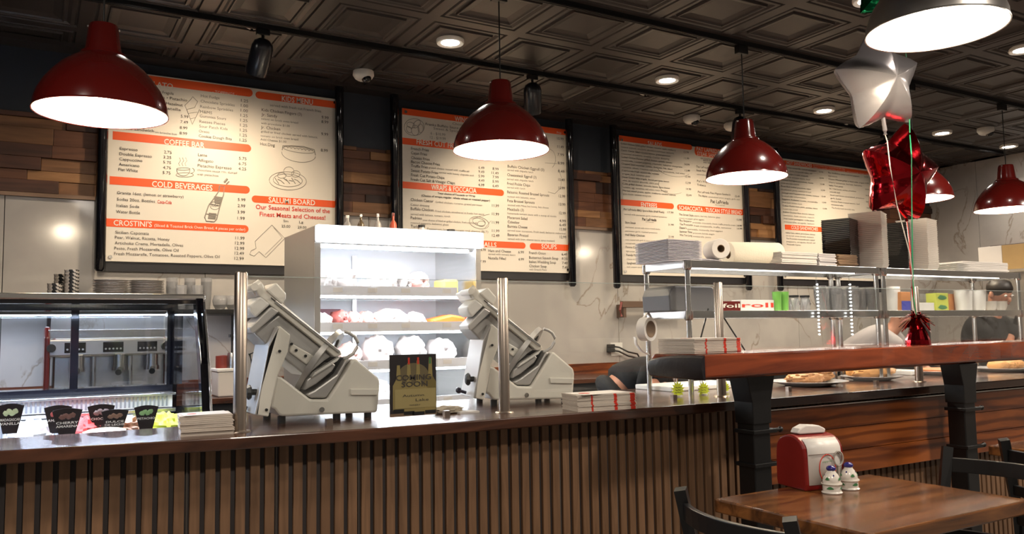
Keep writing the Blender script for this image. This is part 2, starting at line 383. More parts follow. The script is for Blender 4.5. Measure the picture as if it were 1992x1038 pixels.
dome(1424, 248, 'white dome camera half hidden behind the third red pendant neck')
dome(1917, 257, 'white dome security camera above the far right red pendant')

# ---------------------------------------------------------------- track spots
def spot(px, py, tilt, yaw, label):
    q = Pz(px, py, CEIL-.03); q.y = 5.06; z = CEIL-.034
    t = thing('track_spotlight', label, 'spotlight', (q.x, 5.06, z), 'black track spotlights')
    obj('adapter', MB().box(q.x-.04, q.x+.04, 5.06-.02, 5.06+.02, z-.035, z), M_black, t, bevel=.004)
    obj('stem', MB().cyl((q.x, 5.06, z-.03), (q.x, 5.06, z-.11), .009), M_black, t)
    T = Matrix.Rotation(yaw, 3, 'Z') @ Matrix.Rotation(tilt, 3, 'X')
    c = Vector((q.x, 5.06, z-.10))
    obj('lamp_head', MB().lathe([(.001, .045), (.03, .04), (.055, .022), (.066, -.01), (.068, -.16), (.064, -.185), (.058, -.185), (.056, -.15), (.001, -.15)], c, 24, 0, T), mat('spot_black', (.006, .007, .011), .3, var=.2, coat=.3), t, smooth=True)
    e = c + T @ Vector((0, 0, -.14))
    obj('lamp_lens', MB().lathe([(.001, -.147), (.055, -.147)], c, 20, 0, T), mat('warm_spot_lens', (1, 1, 1), .4, emit=(1, .8, .55), estr=10), t)
    l = light('lamp_light', 'SPOT', c + T @ Vector((0, 0, -.17)), SPOT_W, (1, .80, .56), t, spot_size=2.3, spot_blend=.9, shadow_soft_size=.04)
    l.rotation_euler = T.to_euler()
    return t
spot(523, 42, .62, 0.15, 'black cylinder track spotlight leftmost, above the first menu board')
spot(1065, 130, .62, -.55, 'black cylinder track spotlight right of the second pendant lamp')
spot(1460, 207, .62, -.6, 'black cylinder track spotlight behind the third pendant neck')
spot(1712, 263, .62, -.6, 'black cylinder track spotlight added farthest right to light the fourth board, behind the silver balloon')  # extra spot added to brighten the fourth menu board

# ---------------------------------------------------------------- pendants
def pendant(c, M, label, top=None):
    t = thing('pendant_lamp', label, 'pendant lamp', c, 'dome pendant lamps')
    out = [(.265, 0), (.262, .035), (.250, .075), (.230, .115), (.200, .158), (.165, .197), (.125, .230), (.092, .250), (.088, .262), (.074, .268), (.070, .285), (.060, .372), (.055, .388), (.02, .392), (.006, .394)]
    obj('shade', MB().lathe(out, c, 48), M, t, smooth=True)
    obj('shade_rim', MB().lathe([(.262, .0), (.2665, -.002), (.2675, .002), (.2655, .006)], c, 48), M, t, smooth=True)
    obj('shade_lining', MB().lathe([(.2625, .001), (.258, .035), (.246, .075), (.226, .115), (.196, .156), (.161, .193), (.12, .226), (.06, .24), (.001, .242)], c, 48), M_white_in, t, smooth=True)
    obj('bulb', MB().sphere(Vector(c)+Vector((0, 0, .11)), .048, 18, 12, sc=(1, 1, 1.1)).cyl(Vector(c)+Vector((0, 0, .15)), Vector(c)+Vector((0, 0, .24)), .016), M_bulb, t, smooth=True)
    for sx in (-1, 1): obj('cord_lug', MB().sphere(Vector(c)+Vector((sx*.06, 0, .378)), .006, 8, 6), M_steel, t, smooth=True)
    zt = CEIL-.03
    obj('cord', MB().cyl(Vector(c)+Vector((0, 0, .39)), (c[0], c[1], zt-.05), .004, 8), M_black, t)
    obj('track_adapter', MB().box(c[0]-.045, c[0]+.045, c[1]-.02, c[1]+.02, zt-.06, zt-.002), M_black, t, bevel=.003)
    light('lamp_light', 'POINT', Vector(c)+Vector((0, 0, .03)), PENDANT_W, (1, .84, .62), t, shadow_soft_size=.06)
    return t
def at_rim(px, py, Y=3.87): return P(px, py, Y)
pendant(at_rim(198, 221), M_red, 'large glossy red dome pendant lamp at the far left over the first menu board')
pendant(at_rim(975, 293), M_red, 'glossy red dome pendant lamp in front of the second menu board')
pendant(at_rim(1452, 346), M_red, 'glossy red dome pendant lamp in front of the third menu board')
pendant(at_rim(1782, 388), M_red, 'red dome pendant lamp partly hidden behind the red foil balloon')
pendant(at_rim(1962, 408), M_red, 'red dome pendant lamp at the right edge before the marble wall')
pendant(Vector((3.155, 1.93, 2.445)), M_silver, 'big brushed silver dome pendant lamp at the upper right corner')
struct('trim_3', MB().box(-2.4, 9.4, 1.912, 1.948, CEIL-.03, CEIL), M_black)

# ================================================================ MENU BOARDS
BY = 6.055; ZT = 3.069; ZB = 1.763; UP = Vector((0, 0, 1))
class Board:
    def __init__(s, X0, X1, ox, oy, sc, label):
        s.o = (ox, oy, sc); s.X0, s.X1 = X0, X1
        s.t = thing('menu_board', label, 'menu board', ((X0+X1)/2, BY+.03, ZB), 'wall menu boards')
        obj('panel', MB().box(X0, X1, BY, BY+.012, ZB, ZT), M_board, s.t, bevel=.002)
        obj('mounting_frame', MB().box(X0-.02, X1+.02, BY+.013, WALLY-.047, ZB-.065, ZT-.02), mat('dark_frame', (.012, .011, .014), .5, var=.1), s.t)
        s.b = MB(); s.d = MB(); s.g = MB(); s.w = MB(); s.r = MB(); s.p = MB()
        for x in (X0+.03, X1-.03):
            for z in (ZB+.03, ZT-.03):
                obj('screw', MB().cyl((x, BY-.008, z), (x, BY+.001, z), .012, 12), M_steel, s.t)
    def q(s, x, y, e=.0): return P(s.o[0]+x/s.o[2], s.o[1]+y/s.o[2], BY-e)
    def ban(s, x0, x1, yt, yb, xr, rl=False, rr=True):
        zt = s.q(xr, yt).z; zb = s.q(xr, yb).z; a = s.q(x0, yt).x; b = s.q(x1, yt).x; a = max(a, s.X0); b = min(b, s.X1)
        h = (zt-zb)/2; zc = (zt+zb)/2; poly = []
        r = min(h, .035)
        def arc(cx, cz, a0):
            return [(cx+r*math.cos(a0+t*math.pi/10), cz+r*math.sin(a0+t*math.pi/10)) for t in range(6)]
        poly += arc(b-r, zt-r, 0)[::-1] if rr else [(b, zt)]
        if rr: poly = [(p[0], p[1]) for p in poly]
        poly += [(b, zb)] if not rr else arc(b-r, zb+r, -math.pi/2)[::-1]
        poly += [(a, zb)] if not rl else arc(a+r, zb+r, math.pi)[::-1]
        poly += [(a, zt)] if not rl else arc(a+r, zt-r, math.pi/2)[::-1]
        obj('banner', MB().prism(poly, BY-.0015, BY-.0002), M_org, s.t)
    def T(s, txt, x0, y0, x1, h, k='d', bold=False):
        A = s.q(x0, y0, .003); B = s.q(x1, y0, .003); B.z = A.z
        hh = h/s.o[2]*(A-EYE).dot(_f)/FPX
        put_text({'d': s.d, 'g': s.g, 'w': s.w, 'r': s.r}[k], txt, A, B, UP, hh, 0, bold)
    def stroke(s, pts, r=.002, close=False):
        W = [s.q(x, y, .002) for x, y in pts]
        if close: W.append(W[0])
        s.p.tube(W, r, 4)
    def ell(s, cx, cy, a, b, t0=0, t1=360, r=.002, rot=0):
        c, n = math.cos(math.radians(rot)), math.sin(math.radians(rot)); pts = []
        for i in range(25):
            t = math.radians(t0+(t1-t0)*i/24); x, y = a*math.cos(t), b*math.sin(t); pts.append((cx+x*c-y*n, cy+x*n+y*c))
        s.stroke(pts, r)
    def done(s):
        for nm, m, M in (('lettering', s.d, M_txt), ('small_print', s.g, M_txt2), ('heading_lettering', s.w, M_txtw), ('red_lettering', s.r, M_txtr), ('sketch_drawing', s.p, M_draw)):
            if m.v: obj(nm, m, M, s.t)
# --- board 1
b = Board(.42, 2.02, 190, 130, 2.596, 'cream menu board with orange banners reading coffee bar and kids menu, leftmost board')
b.ban(75, 783, 113, 153, 783); b.ban(797, 1250, 122, 158, 797, True, False); b.ban(75, 775, 393, 432, 775); b.ban(60, 768, 603, 641, 768)
b.ban(778, 1250, 648, 684, 778, True, False); b.ban(40, 762, 800, 838, 762)
for a in [('GELATO', 232, 92, 380, 26, 'w', True), ('- TOPPINGS -', 580, 131, 703, 14, 'w'), ('KIDS MENU', 930, 172, 1087, 27, 'w', True), ('COFFEE BAR', 335, 390, 540, 28, 'w', True),
          ('COLD BEVERAGES', 274, 604, 580, 29, 'w', True), ('SALUMI BOARD', 863, 684, 1098, 27, 'w', True), ("CROSTINI'S", 80, 799, 274, 27, 'w', True),
          ('(Sliced & Toasted Brick Oven Bread, 4 pieces per order)', 286, 806, 745, 14, 'w'),
          ('Lemon • Strawberry • Fragola', 140, 112, 384, 15), ('Chocolate • Vanilla • Pistachio', 140, 138, 452, 15), ('Cookies & Creme • Hazelnut', 140, 166, 430, 15), ('Coffee • Stracciatella', 140, 192, 420, 15),
          ('Gelato sandwich', 100, 312, 285, 15), ('on brioche bun', 290, 334, 400, 11, 'g'), ('5.99', 420, 256, 458, 15), ('7.49', 418, 284, 456, 15), ('8.99', 415, 313, 453, 15), ('8.99', 414, 341, 452, 15),
          ('Hot Fudge', 521, 152, 616, 14, 'g'), ('Chocolate Sprinkles', 520, 179, 692, 14, 'g'), ('Rainbow Sprinkles', 518, 206, 684, 14, 'g'), ('M&MS', 517, 232, 578, 14, 'g'), ('Gummies Sours', 516, 254, 648, 14, 'g'), ('Reeses Pieces', 514, 281, 644, 14, 'g'),
          ('Sour Patch Kids', 513, 305, 656, 14, 'g'), ('Oreos', 511, 330, 564, 14, 'g'), ('Cookie Dough Bits', 510, 354, 677, 14),
          ('Espresso', 112, 418, 202, 15), ('Double Espresso', 110, 445, 274, 15), ('Cappuccino', 109, 471, 226, 15), ('Americano', 107, 498, 211, 15), ('Flat White', 105, 524, 203, 15),
          ('2.75', 335, 436, 374, 15), ('3.25', 332, 462, 372, 15), ('5.75', 331, 488, 371, 15), ('4.75', 330, 514, 370, 15), ('5.75', 328, 540, 368, 15),
          ('Latte', 507, 450, 553, 15), ('Affogato', 506, 477, 584, 15), ('Pistachio Espresso', 505, 504, 677, 15), ('5.75', 713, 468, 752, 15), ('6.75', 712, 494, 751, 15), ('4.25', 711, 520, 750, 15),
          ('chocolate sauce rim, dusted', 503, 524, 704, 11, 'g'), ('with pistachios', 502, 546, 610, 11, 'g'),
          ('Granita 16oz. (lemon or strawberry)', 98, 641, 434, 15), ('Sodas 20oz. Bottles', 97, 674, 290, 15), ('Coca-Cola', 302, 688, 374, 17, 'r', True), ('Italian Soda', 95, 706, 210, 15), ('Water Bottle', 93, 737, 214, 15),
          ('5.99', 708, 676, 746, 15), ('2.99', 707, 707, 745, 15), ('3.99', 706, 739, 744, 15), ('1.99', 705, 770, 743, 15),
          ('Sicilian Caponata', 89, 841, 259, 15), ('Pear, Walnut, Ricotta, Honey', 87, 867, 364, 15), ('Artichoke Crema, Mortadella, Olives', 86, 895, 432, 15), ('Pesto, Fresh Mozzarella, Olive Oil', 84, 922, 409, 15), ('Fresh Mozzarella, Tomatoes, Roasted Peppers, Olive Oil', 83, 949, 617, 15),
          ('11.99', 695, 870, 742, 15), ('12.99', 694, 896, 741, 15), ('12.99', 693, 922, 740, 15), ('12.49', 692, 947, 739, 15), ('12.99', 691, 973, 738, 15),
          ('served with fresh cut French fries', 870, 198, 1128, 13, 'g'), ('Kids Chicken Fingers (3)', 828, 223, 1031, 15), ('Jr. Sandy', 827, 247, 907, 15), ('salami on brick oven bread', 826, 266, 1012, 11, 'g'), ('with provolone $1.00', 825, 288, 970, 11, 'g'), ('Jr. Chicken', 824, 311, 922, 15),
          ('grilled or fried chicken served with lettuce,', 824, 330, 1112, 11, 'g'), ('tomato on brick oven bread', 823, 352, 1013, 11, 'g'), ('Add Cheese $1.00', 822, 370, 953, 11, 'g'), ('Hot Dog', 821, 395, 894, 15),
          ('9.99', 1131, 261, 1166, 15), ('8.99', 1130, 283, 1165, 15), ('9.99', 1129, 345, 1164, 15), ('8.99', 1127, 427, 1162, 15),
          ('Our Seasonal Selection of the', 798, 716, 1173, 22, 'r', True), ('Finest Meats and Cheeses!', 818, 753, 1150, 22, 'r', True), ('Sm', 938, 783, 963, 12), ('Lg', 1018, 788, 1038, 12), ('25.00', 928, 809, 973, 13), ('29.00', 1010, 815, 1055, 13)]: b.T(*a)
for k, y in enumerate(range(172, 380, 25)): b.T(['1.25', '1.00', '1.00', '1.25', '1.25', '1.25', '1.25', '1.25', '1.25'][k], 724-k*.9, y+4-k*.1, 760-k*.9, 15)
b.ell(433, 515, 34, 6); b.ell(433, 520, 33, 30, 0, 180); b.ell(476, 523, 12, 12, -80, 100); b.ell(440, 545, 44, 11)
for k in range(3): b.stroke([(415+k*16, 500), (409+k*16, 487), (419+k*16, 474), (413+k*16, 458)], .0015)
b.ell(1015, 440, 86, 40, 0, 180, rot=8); b.stroke([(932, 420), (935, 398), (980, 398), (1040, 402), (1094, 418), (1100, 446)], .003); b.ell(1015, 418, 80, 14, rot=8)
for k in range(8): b.ell(950+k*18, 408+k*2.5, 9, 6, 180, 360, .002)
b.ell(960, 575, 94, 46, rot=3); b.ell(960, 572, 74, 32, rot=3); b.ell(965, 528, 26, 24); b.ell(1000, 540, 22, 16); b.ell(930, 548, 22, 14)
for k in range(9): b.stroke([(895+k*14, 560+(k % 3)*6), (915+k*14, 590-(k % 2)*14)], .003)
b.stroke([(615, 600), (613, 625), (590, 660), (560, 700), (540, 760), (548, 778), (588, 782), (600, 770), (622, 690), (636, 645), (640, 604)], .004, True)
b.stroke([(562, 690), (615, 700)], .003); b.stroke([(548, 742), (604, 748)], .003); b.ell(592, 700, 24, 20, r=.002); b.stroke([(640, 582), (655, 565)], .008); b.stroke([(650, 592), (664, 578)], .005)
for k in range(6): b.stroke([(588+k*.5, 655+k*6), (630-k*2, 660+k*6)], .0045); b.stroke([(562-k, 738+k*5), (600-k, 742+k*5)], .0045)
b.T('SODA', 572, 704, 610, 14)
b.stroke([(880, 798), (945, 865), (850, 962), (815, 932), (790, 955), (768, 945), (775, 928), (800, 915), (795, 880)], .002, True); b.stroke([(890, 812), (932, 862), (845, 948)], .0015)
b.stroke([(470, 165), (440, 195), (450, 215), (490, 205), (505, 175), (480, 150)], .0018, True); b.stroke([(450, 215), (478, 290), (515, 215)], .0018); b.stroke([(458, 235), (505, 228)], .0015); b.stroke([(468, 262), (495, 256)], .0015)
b.done()
# --- board 2
b = Board(2.55, 4.16, 760, 170, 2.6625, 'cream menu board headed wings and fresh cut fries, behind the second red pendant')
b.ban(50, 930, 105, 138, 50, False, False); b.ban(50, 560, 258, 292, 50); b.ban(50, 585, 485, 520, 50); b.ban(60, 698, 803, 835, 698, True); b.ban(720, 960, 805, 838, 720, True, False)
for a in [('WINGS', 332, 173, 415, 25, 'w', True), ('APPETIZERS', 620, 213, 757, 22, 'w', True), ('Price', 861, 238, 883, 11, 'w'), ('FRESH CUT FRIES & CHIPS', 134, 293, 470, 26, 'w', True), ('WRAPS & FOCCACIA', 210, 528, 444, 26, 'w', True), ('RICE BALLS', 395, 820, 548, 24, 'w', True), ('SOUPS', 781, 834, 860, 24, 'w', True),
          ('Choose A Sauce', 320, 192, 470, 12, 'g'), ('Franks Buffalo Sauce • Nashville Hot', 181, 195, 480, 13), ('Sweet & Spicy • Honey', 222, 217, 430, 13, 'g'), ('6 - $10.99', 207, 243, 283, 14, 'g'), ('12 - $19.99', 204, 264, 285, 14, 'g'),
          ('French Fries', 106, 322, 198, 15), ('Cajun Fries', 106, 345, 188, 15), ('Cheese Fries', 106, 370, 202, 15), ('Bacon Cheese Fries', 106, 391, 255, 15), ('Truffle Fries', 106, 412, 192, 15), ('grated cheese tossed with truffle oil', 196, 419, 406, 10, 'g'),
          ('Sweet Potato Fries', 106, 436, 246, 15), ('served with honey chipotle aioli', 250, 444, 430, 10, 'g'), ('Fresh Cut Potato Chips', 106, 459, 278, 15), ('Fresh Cut Salt & Vinegar Chips', 105, 482, 333, 15),
          ('9.49', 455, 442, 485, 14), ('11.49', 522, 448, 559, 14), ('5.99', 455, 465, 485, 14), ('7.99', 528, 470, 559, 14), ('4.49', 455, 487, 485, 14), ('5.99', 528, 493, 559, 14), ('4.99', 454, 510, 485, 14), ('6.49', 528, 515, 559, 14), ('6.49', 455, 421, 485, 14), ('8.99', 528, 427, 559, 14),
          ('Your choice of Foccacia or Wrap', 243, 552, 438, 11, 'd', True), ('(Choice of wraps; regular, whole wheat or roasted pepper)', 159, 564, 514, 11, 'd', True),
          ('Chicken Caesar', 104, 587, 222, 15), ('Grilled chicken, romaine, grated parmesan', 232, 597, 474, 10, 'g'), ('Caesar dressing', 104, 611, 201, 11, 'g'), ('Buffalo Chicken', 104, 634, 222, 15), ('Fried chicken, smothered in franks hot sauce', 232, 644, 484, 10, 'g'), ('served with lettuce, tomato, ranch', 104, 660, 308, 11, 'g'),
          ('Padrino', 104, 681, 162, 15), ('your choice of fried or grilled chicken, fresh mozzarella', 166, 690, 450, 10, 'g'), ('roasted peppers, balsamic glaze', 104, 704, 300, 10, 'g'), ('Turkey', 104, 725, 160, 15), ('Pepperoni, lettuce, tomato and cheese (BLT)', 190, 735, 505, 10, 'g'),
          ('11.99', 525, 617, 561, 14), ('11.99', 525, 661, 561, 14), ('11.99', 525, 705, 561, 14), ('11.99', 525, 748, 563, 14), ('12.49', 525, 772, 563, 14),
          ('Buffalo Chicken Eggroll (3)', 606, 414, 795, 14), ('served with chipotle ranch', 605, 431, 738, 10, 'g'), ('Cheesesteak Eggroll (3)', 604, 458, 755, 14), ('served with chipotle ranch', 603, 478, 739, 10, 'g'), ('Fried Pickle Chips', 604, 503, 722, 14), ('served with ranch', 604, 521, 696, 10, 'g'),
          ('Balsamic Roasted Brussel Sprouts', 604, 547, 820, 14), ('sauteed with balsamic, onion', 604, 568, 748, 10, 'g'), ('Feta Brussel Sprouts', 605, 592, 745, 14), ('sauteed with Mikes hot honey, feta cheese', 606, 612, 818, 10, 'g'), ('Meatballs (3)', 605, 636, 690, 14), ('homemade tomato sauce with a scoop of ricotta', 605, 655, 858, 10, 'g'),
          ('Macaroni Salad', 605, 679, 708, 14), ('Coleslaw', 606, 702, 667, 14), ('Burrata Cheese', 606, 724, 708, 14), ('served over tomatoes, fresh basil, balsamic reduction', 606, 744, 905, 10, 'g'), ('Bavarian Pretzel', 606, 768, 713, 14), ('served with beer, cheese sauce, spicy mustard', 607, 787, 848, 10, 'g'),
          ('Ham and Cheese', 506, 851, 623, 14), ('served with tomato sauce', 506, 866, 646, 10, 'g'), ('Nutella Filled', 506, 889, 597, 14), ('6.99', 661, 858, 690, 13), ('6.99', 663, 895, 690, 13), ('6.99', 468, 846, 493, 13), ('7.99', 463, 907, 493, 13),
          ('French Onion', 717, 862, 803, 14), ('Butternut Squash Soup', 717, 886, 868, 14), ('Italian Wedding Soup', 717, 908, 856, 14), ('Chicken Soup', 718, 930, 808, 14), ('with Orecchi Pasta', 718, 946, 808, 10, 'g'), ('6.49', 886, 869, 914, 13), ('8.25', 887, 892, 915, 13), ('7.49', 888, 914, 916, 13), ('7.49', 889, 937, 917, 13)]: b.T(*a)
for t_, y in (('10.99', 270), ('11.49', 312), ('7.99', 353), ('8.99', 397), ('8.49', 439), ('10.49', 483), ('10.99', 526), ('12.99', 568), ('13.99', 611), ('12.99', 656), ('4.99', 696), ('6.49', 717), ('15.99', 740), ('12.99', 780)): b.T(t_, 862+(y-270)*.028, y, 895+(y-270)*.028, 14)
b.ell(122, 205, 52, 44); b.ell(105, 195, 22, 14, rot=20); b.ell(135, 190, 24, 14, rot=-50); b.ell(128, 222, 20, 26); b.ell(155, 212, 14, 22); b.ell(95, 218, 18, 12, rot=60)
b.ell(458, 700, 52, 30, rot=15); b.ell(458, 696, 34, 18, rot=15); b.ell(470, 705, 20, 14); b.stroke([(418, 680), (470, 665), (512, 656)], .0018); b.stroke([(488, 728), (520, 690)], .0018)
b.ell(820, 370, 34, 50, -90, 60, .002); b.stroke([(800, 390), (860, 395)], .0018); b.stroke([(870, 420), (885, 470), (880, 520), (850, 550), (815, 540)], .0018)
b.done()
# --- board 3
b = Board(4.75, 6.35, 1180, 220, 3.0537, 'cream menu board headed salads and entrees, behind the third red pendant')
b.ban(60, 505, 130, 163, 68); b.ban(522, 830, 195, 250, 522, True, False); b.ban(80, 398, 510, 545, 83); b.ban(418, 830, 540, 575, 418, True, False)
for a in [('SALADS', 245, 189, 328, 24, 'w', True), ('PAT LAFREDA', 535, 222, 672, 22, 'w', True), ('STEAK SANDWICHES', 538, 249, 735, 22, 'w', True), ('ENTREES', 205, 555, 300, 26, 'w', True), ('SCHIACCIATA : TUSCAN STYLE BREAD', 430, 572, 802, 24, 'w', True),
          ('Pat LaFrieda', 618, 532, 724, 20, 'd', True), ('MEAT PURVEYORS', 645, 547, 702, 6, 'g'), ('Pat LaFrieda', 212, 636, 296, 16, 'd', True), ('MEAT PURVEYORS', 232, 648, 280, 5, 'g'),
          ('Pat LaFrieda BBQ Spare Ribs (Half Rack)', 103, 575, 342, 12), ('17.99', 362, 594, 397, 12), ('served with parmesan garlic mashed potatoes', 106, 603, 358, 9, 'g'), ('Skirt Steak', 110, 654, 174, 13), ('31.99', 366, 667, 400, 12), ('marinated, served with onion round stacks,', 112, 680, 320, 9, 'g'), ('parmesan garlic mashed potatoes', 112, 703, 302, 9, 'g'),
          ('Half Baby Chicken', 112, 727, 227, 13), ('21.99', 368, 739, 400, 12), ('oven roasted with garlic & lemon, herbs', 112, 754, 290, 9, 'g'), ('served with roasted vegetables', 113, 776, 270, 9, 'g'), ('Penne Carbonara', 114, 800, 225, 13), ('light cream, pancetta, peas', 116, 823, 240, 9, 'g'), ('Family Pasta Dinner', 118, 847, 240, 13), ('Choice of penne, vodka', 120, 870, 232, 9, 'g'), ('Spaghetti Al Limone', 121, 895, 240, 13), ('basil, pepper, parmesan', 121, 916, 230, 9, 'g'),
          ('The Street Style', 430, 606, 516, 12), ('salami, burrata, balsamic glaze', 520, 612, 674, 9, 'g'), ('roasted red pepper, grilled eggplant', 430, 626, 580, 9, 'g'), ('The Emperor', 432, 643, 506, 12), ('prosciutto, stracciatella cheese, truffle pistachio cream', 512, 652, 765, 9, 'g'), ('The Prosciutto', 434, 664, 512, 12), ('fresh mozzarella, truffle, tomatoes', 518, 672, 740, 9, 'g'),
          ("Dante's", 434, 685, 475, 12), ('mortadella, mozzarella, fried eggplant', 480, 692, 690, 9, 'g'), ('Summer Time', 434, 707, 508, 12), ('prosciutto, burrata, arugula', 514, 715, 640, 9, 'g'), ('Was Too Long', 434, 728, 508, 12), ('mozzarella, pesto', 514, 735, 620, 9, 'g'), ('13.99', 773, 637, 802, 11), ('14.99', 774, 672, 803, 11), ('14.99', 775, 690, 804, 11),
          ('ON TOASTED BRICK OVEN', 558, 272, 680, 9), ('BREAD WITH GARLIC', 575, 284, 670, 9), ('AND HERB BUTTER', 575, 296, 660, 9), ('The LaFrieda Philly', 532, 322, 640, 12), ('Steak Melt', 534, 344, 590, 12), ('caramelized onion, provolone', 536, 366, 690, 9, 'g'), ("Pat's Way", 538, 408, 600, 12), ('Tribeca', 538, 430, 590, 12), ('Pat LaFrieda Filet Mignon Sandwich', 543, 472, 736, 12), ('The Alpino', 545, 494, 598, 12), ('caramelized onion, arugula, garlic aioli', 604, 500, 790, 9, 'g'), ('22.49', 762, 497, 790, 11)]: b.T(*a)
SAL = ['Grilled Chicken Salad grilled chicken, romaine, apple, cranberry', 'roasted walnuts, croutons, shredded parmesan, balsamic', 'Classic Caesar Salad romaine lettuce, grated parmesan', 'seasoned croutons, creamy Caesar dressing', 'Grilled Chicken Paesano grilled chicken, spinach, tomato', 'mozzarella, roasted peppers, artichoke, balsamic vinaigrette',
       'Chopped Salad cucumber, tomato, chick peas, feta, salami', 'romaine, olives, roasted red peppers, provolone, red wine', 'Capricciosa fresh mozzarella, tomato', 'arugula, basil, balsamic glaze', 'Dante Greens baby arugula, shaved parmesan, lemon', 'olive oil, toasted almonds, chick peas', 'Cobb grilled chicken, avocado, bacon, blue cheese', 'romaine, egg, tomatoes, red onion, ranch dressing', 'Harvest mixed greens, apples, cranberry, candied walnuts', 'goat cheese, balsamic vinaigrette']
for k, s_ in enumerate(SAL):
    e = [410, 400, 378, 372, 388, 448, 390, 462, 312, 258, 370, 310, 375, 362, 410, 265][k]
    b.T(s_, 84+k*1.0, 184+k*19.9, e, 10, 'd' if k % 2 == 0 else 'g')
for k in range(8): b.T(['13.99', '11.99', '14.99', '13.99', '13.99', '12.99', '14.99', '12.99'][k], 458+k*2.4, 236+k*36.5, 488+k*2.4, 12)
b.ell(400, 330, 100, 45, 20, 170, .0015, 10); b.ell(400, 420, 90, 60, 60, 200, .0015)
b.done()
# --- board 4
b = Board(6.90, 8.47, 1505, 300, 5.462, 'cream menu board headed hot sandwiches, rightmost board behind the takeout containers')
b.ban(48, 1060, 55, 98, 50, False, False); b.ban(118, 1100, 745, 798, 120, False, False)
b.T('HOT SANDWICHES', 140, 103, 405, 34, 'w', True); b.T('COLD SANDWICHES', 188, 793, 470, 36, 'w', True); b.T('Served on Brick Oven Toasted Bread with chips', 420, 120, 755, 14, 'w'); b.T('Make it a combo with fries and a soda, add homemade vinegar chips', 425, 143, 1010, 14, 'w')
HS = ['Grilled Chicken mozzarella, roasted red peppers', 'balsamic glaze, broccoli rabe, oil', 'Chicken Parmigiana breaded, mozzarella', 'homemade tomato sauce, basil', 'Meatball Parmigiana provolone, ricotta', 'tomato sauce, fresh mozzarella', 'Roast Beef melted provolone, onion', 'mushroom gravy, toasted bread', 'Sausage and Peppers with onions, tomato', 'broccoli rabe and provolone', 'Eggplant Rollatini ricotta, mozzarella', 'fresh basil, tomato sauce', 'Cuban Panini ham, pork, pickles, swiss', 'mustard, mayo, pressed', 'Buffalo Chicken blue cheese, lettuce', 'tomato, hot sauce, ranch', 'Veal Cutlet parmigiana, vodka sauce', 'mozzarella, arugula, lemon']
for k, s_ in enumerate(HS):
    e = [452, 405, 365, 385, 420, 270, 395, 395, 480, 340, 465, 300, 465, 255, 430, 430, 430, 430][k]
    b.T(s_, 66+k*2.6, 137+k*34.4, e, 15, 'd' if k % 2 == 0 else 'g')
HR = ['The Godfather sweet and hot peppers', 'sopressata', 'Chicken Milanese grilled or fried cutlet, arugula', 'cherry tomatoes, burrata, balsamic', 'Italian Tuna panini', 'BLT Melt bacon, turkey, provolone', 'avocado aioli', 'Steak and Onion caramelized, provolone', 'garlic butter', 'Chicken Pesto roasted tomato, basil', 'mozzarella', 'The Rocky beef, broccoli rabe']
for k, s_ in enumerate(HR):
    e = [908, 676, 960, 938, 735, 875, 705, 960, 720, 912, 740, 860][k]
    b.T(s_, 576+k*3.6, 200+k*34, e, 15, 'd' if k % 2 == 0 else 'g')
for k in range(7): b.T('13.99', 484+k*6.5, 193+k*65, 526+k*6.5, 15)
for k in range(6): b.T('14.99', 964+k*5, 246+k*66 if k else 246, 1004+k*5, 15)
for k, s_ in enumerate(['Italian ham, salami, provolone, lettuce', 'on brick oven bread, tomato', 'The Prosciutto mozzarella and roasted', 'peppers, arugula, basil oil', 'Mozzarella Caprese']): b.T(s_, 130+k*2.4, 838+k*31, [440, 425, 435, 440, 290][k], 15, 'd' if k % 2 == 0 else 'g')
b.done()
# black pipes between the boards
for px, zz, l in ((196, 1.72, 'left of the first menu board'), (660, 1.70, 'right of the first menu board'), (768, 1.70, 'left of the second menu board'), (1111, 1.67, 'right of the second menu board'), (1197, 1.66, 'left of the third menu board'), (1452, 1.66, 'right of the third menu board'), (1513, 1.66, 'left of the fourth menu board'), (1704, 1.66, 'right of the fourth menu board')):
    q = P(px, 430, 6.02); t = thing('wall_pipe', 'glossy black vertical pipe '+l, 'pipe', (q.x, 6.02, CEIL), 'black pipes beside the menu boards')
    obj('pipe', MB().lathe([(.001, zz-CEIL-.03), (.02, zz-CEIL-.028), (.034, zz-CEIL-.01), (.034, 0)], (q.x, 6.02, CEIL), 20), M_blackg, t, smooth=True)
    obj('ceiling_flange', MB().cyl((q.x, 6.02, CEIL-.02), (q.x, 6.02, CEIL), .055, 20), M_black, t)
    obj('bolt', MB().cyl((q.x+.045, 5.99, CEIL-.03), (q.x+.045, 5.99, CEIL-.018), .007, 6), M_steel, t)

# ================================================================ SERVICE COUNTER
CT = 0.97
EDGE = [(-2.4, 2.62), (-.9, 2.56), (-.06, 2.495), (.49, 2.40), (.9, 2.352), (1.4, 2.345), (2.4, 2.315), (4.0, 2.31), (9.3, 2.31)]
poly = EDGE + [(9.3, 3.12), (.60, 3.12), (.60, 2.80), (-2.4, 2.80)]
t = thing('service_counter', 'long service counter with dark walnut top and vertical slatted front', 'counter', (3.0, 2.7, 0))
obj('worktop', MB().prism(poly, CT-.036, CT, 'z'), M_ctop, t, bevel=.004)
mb = MB()
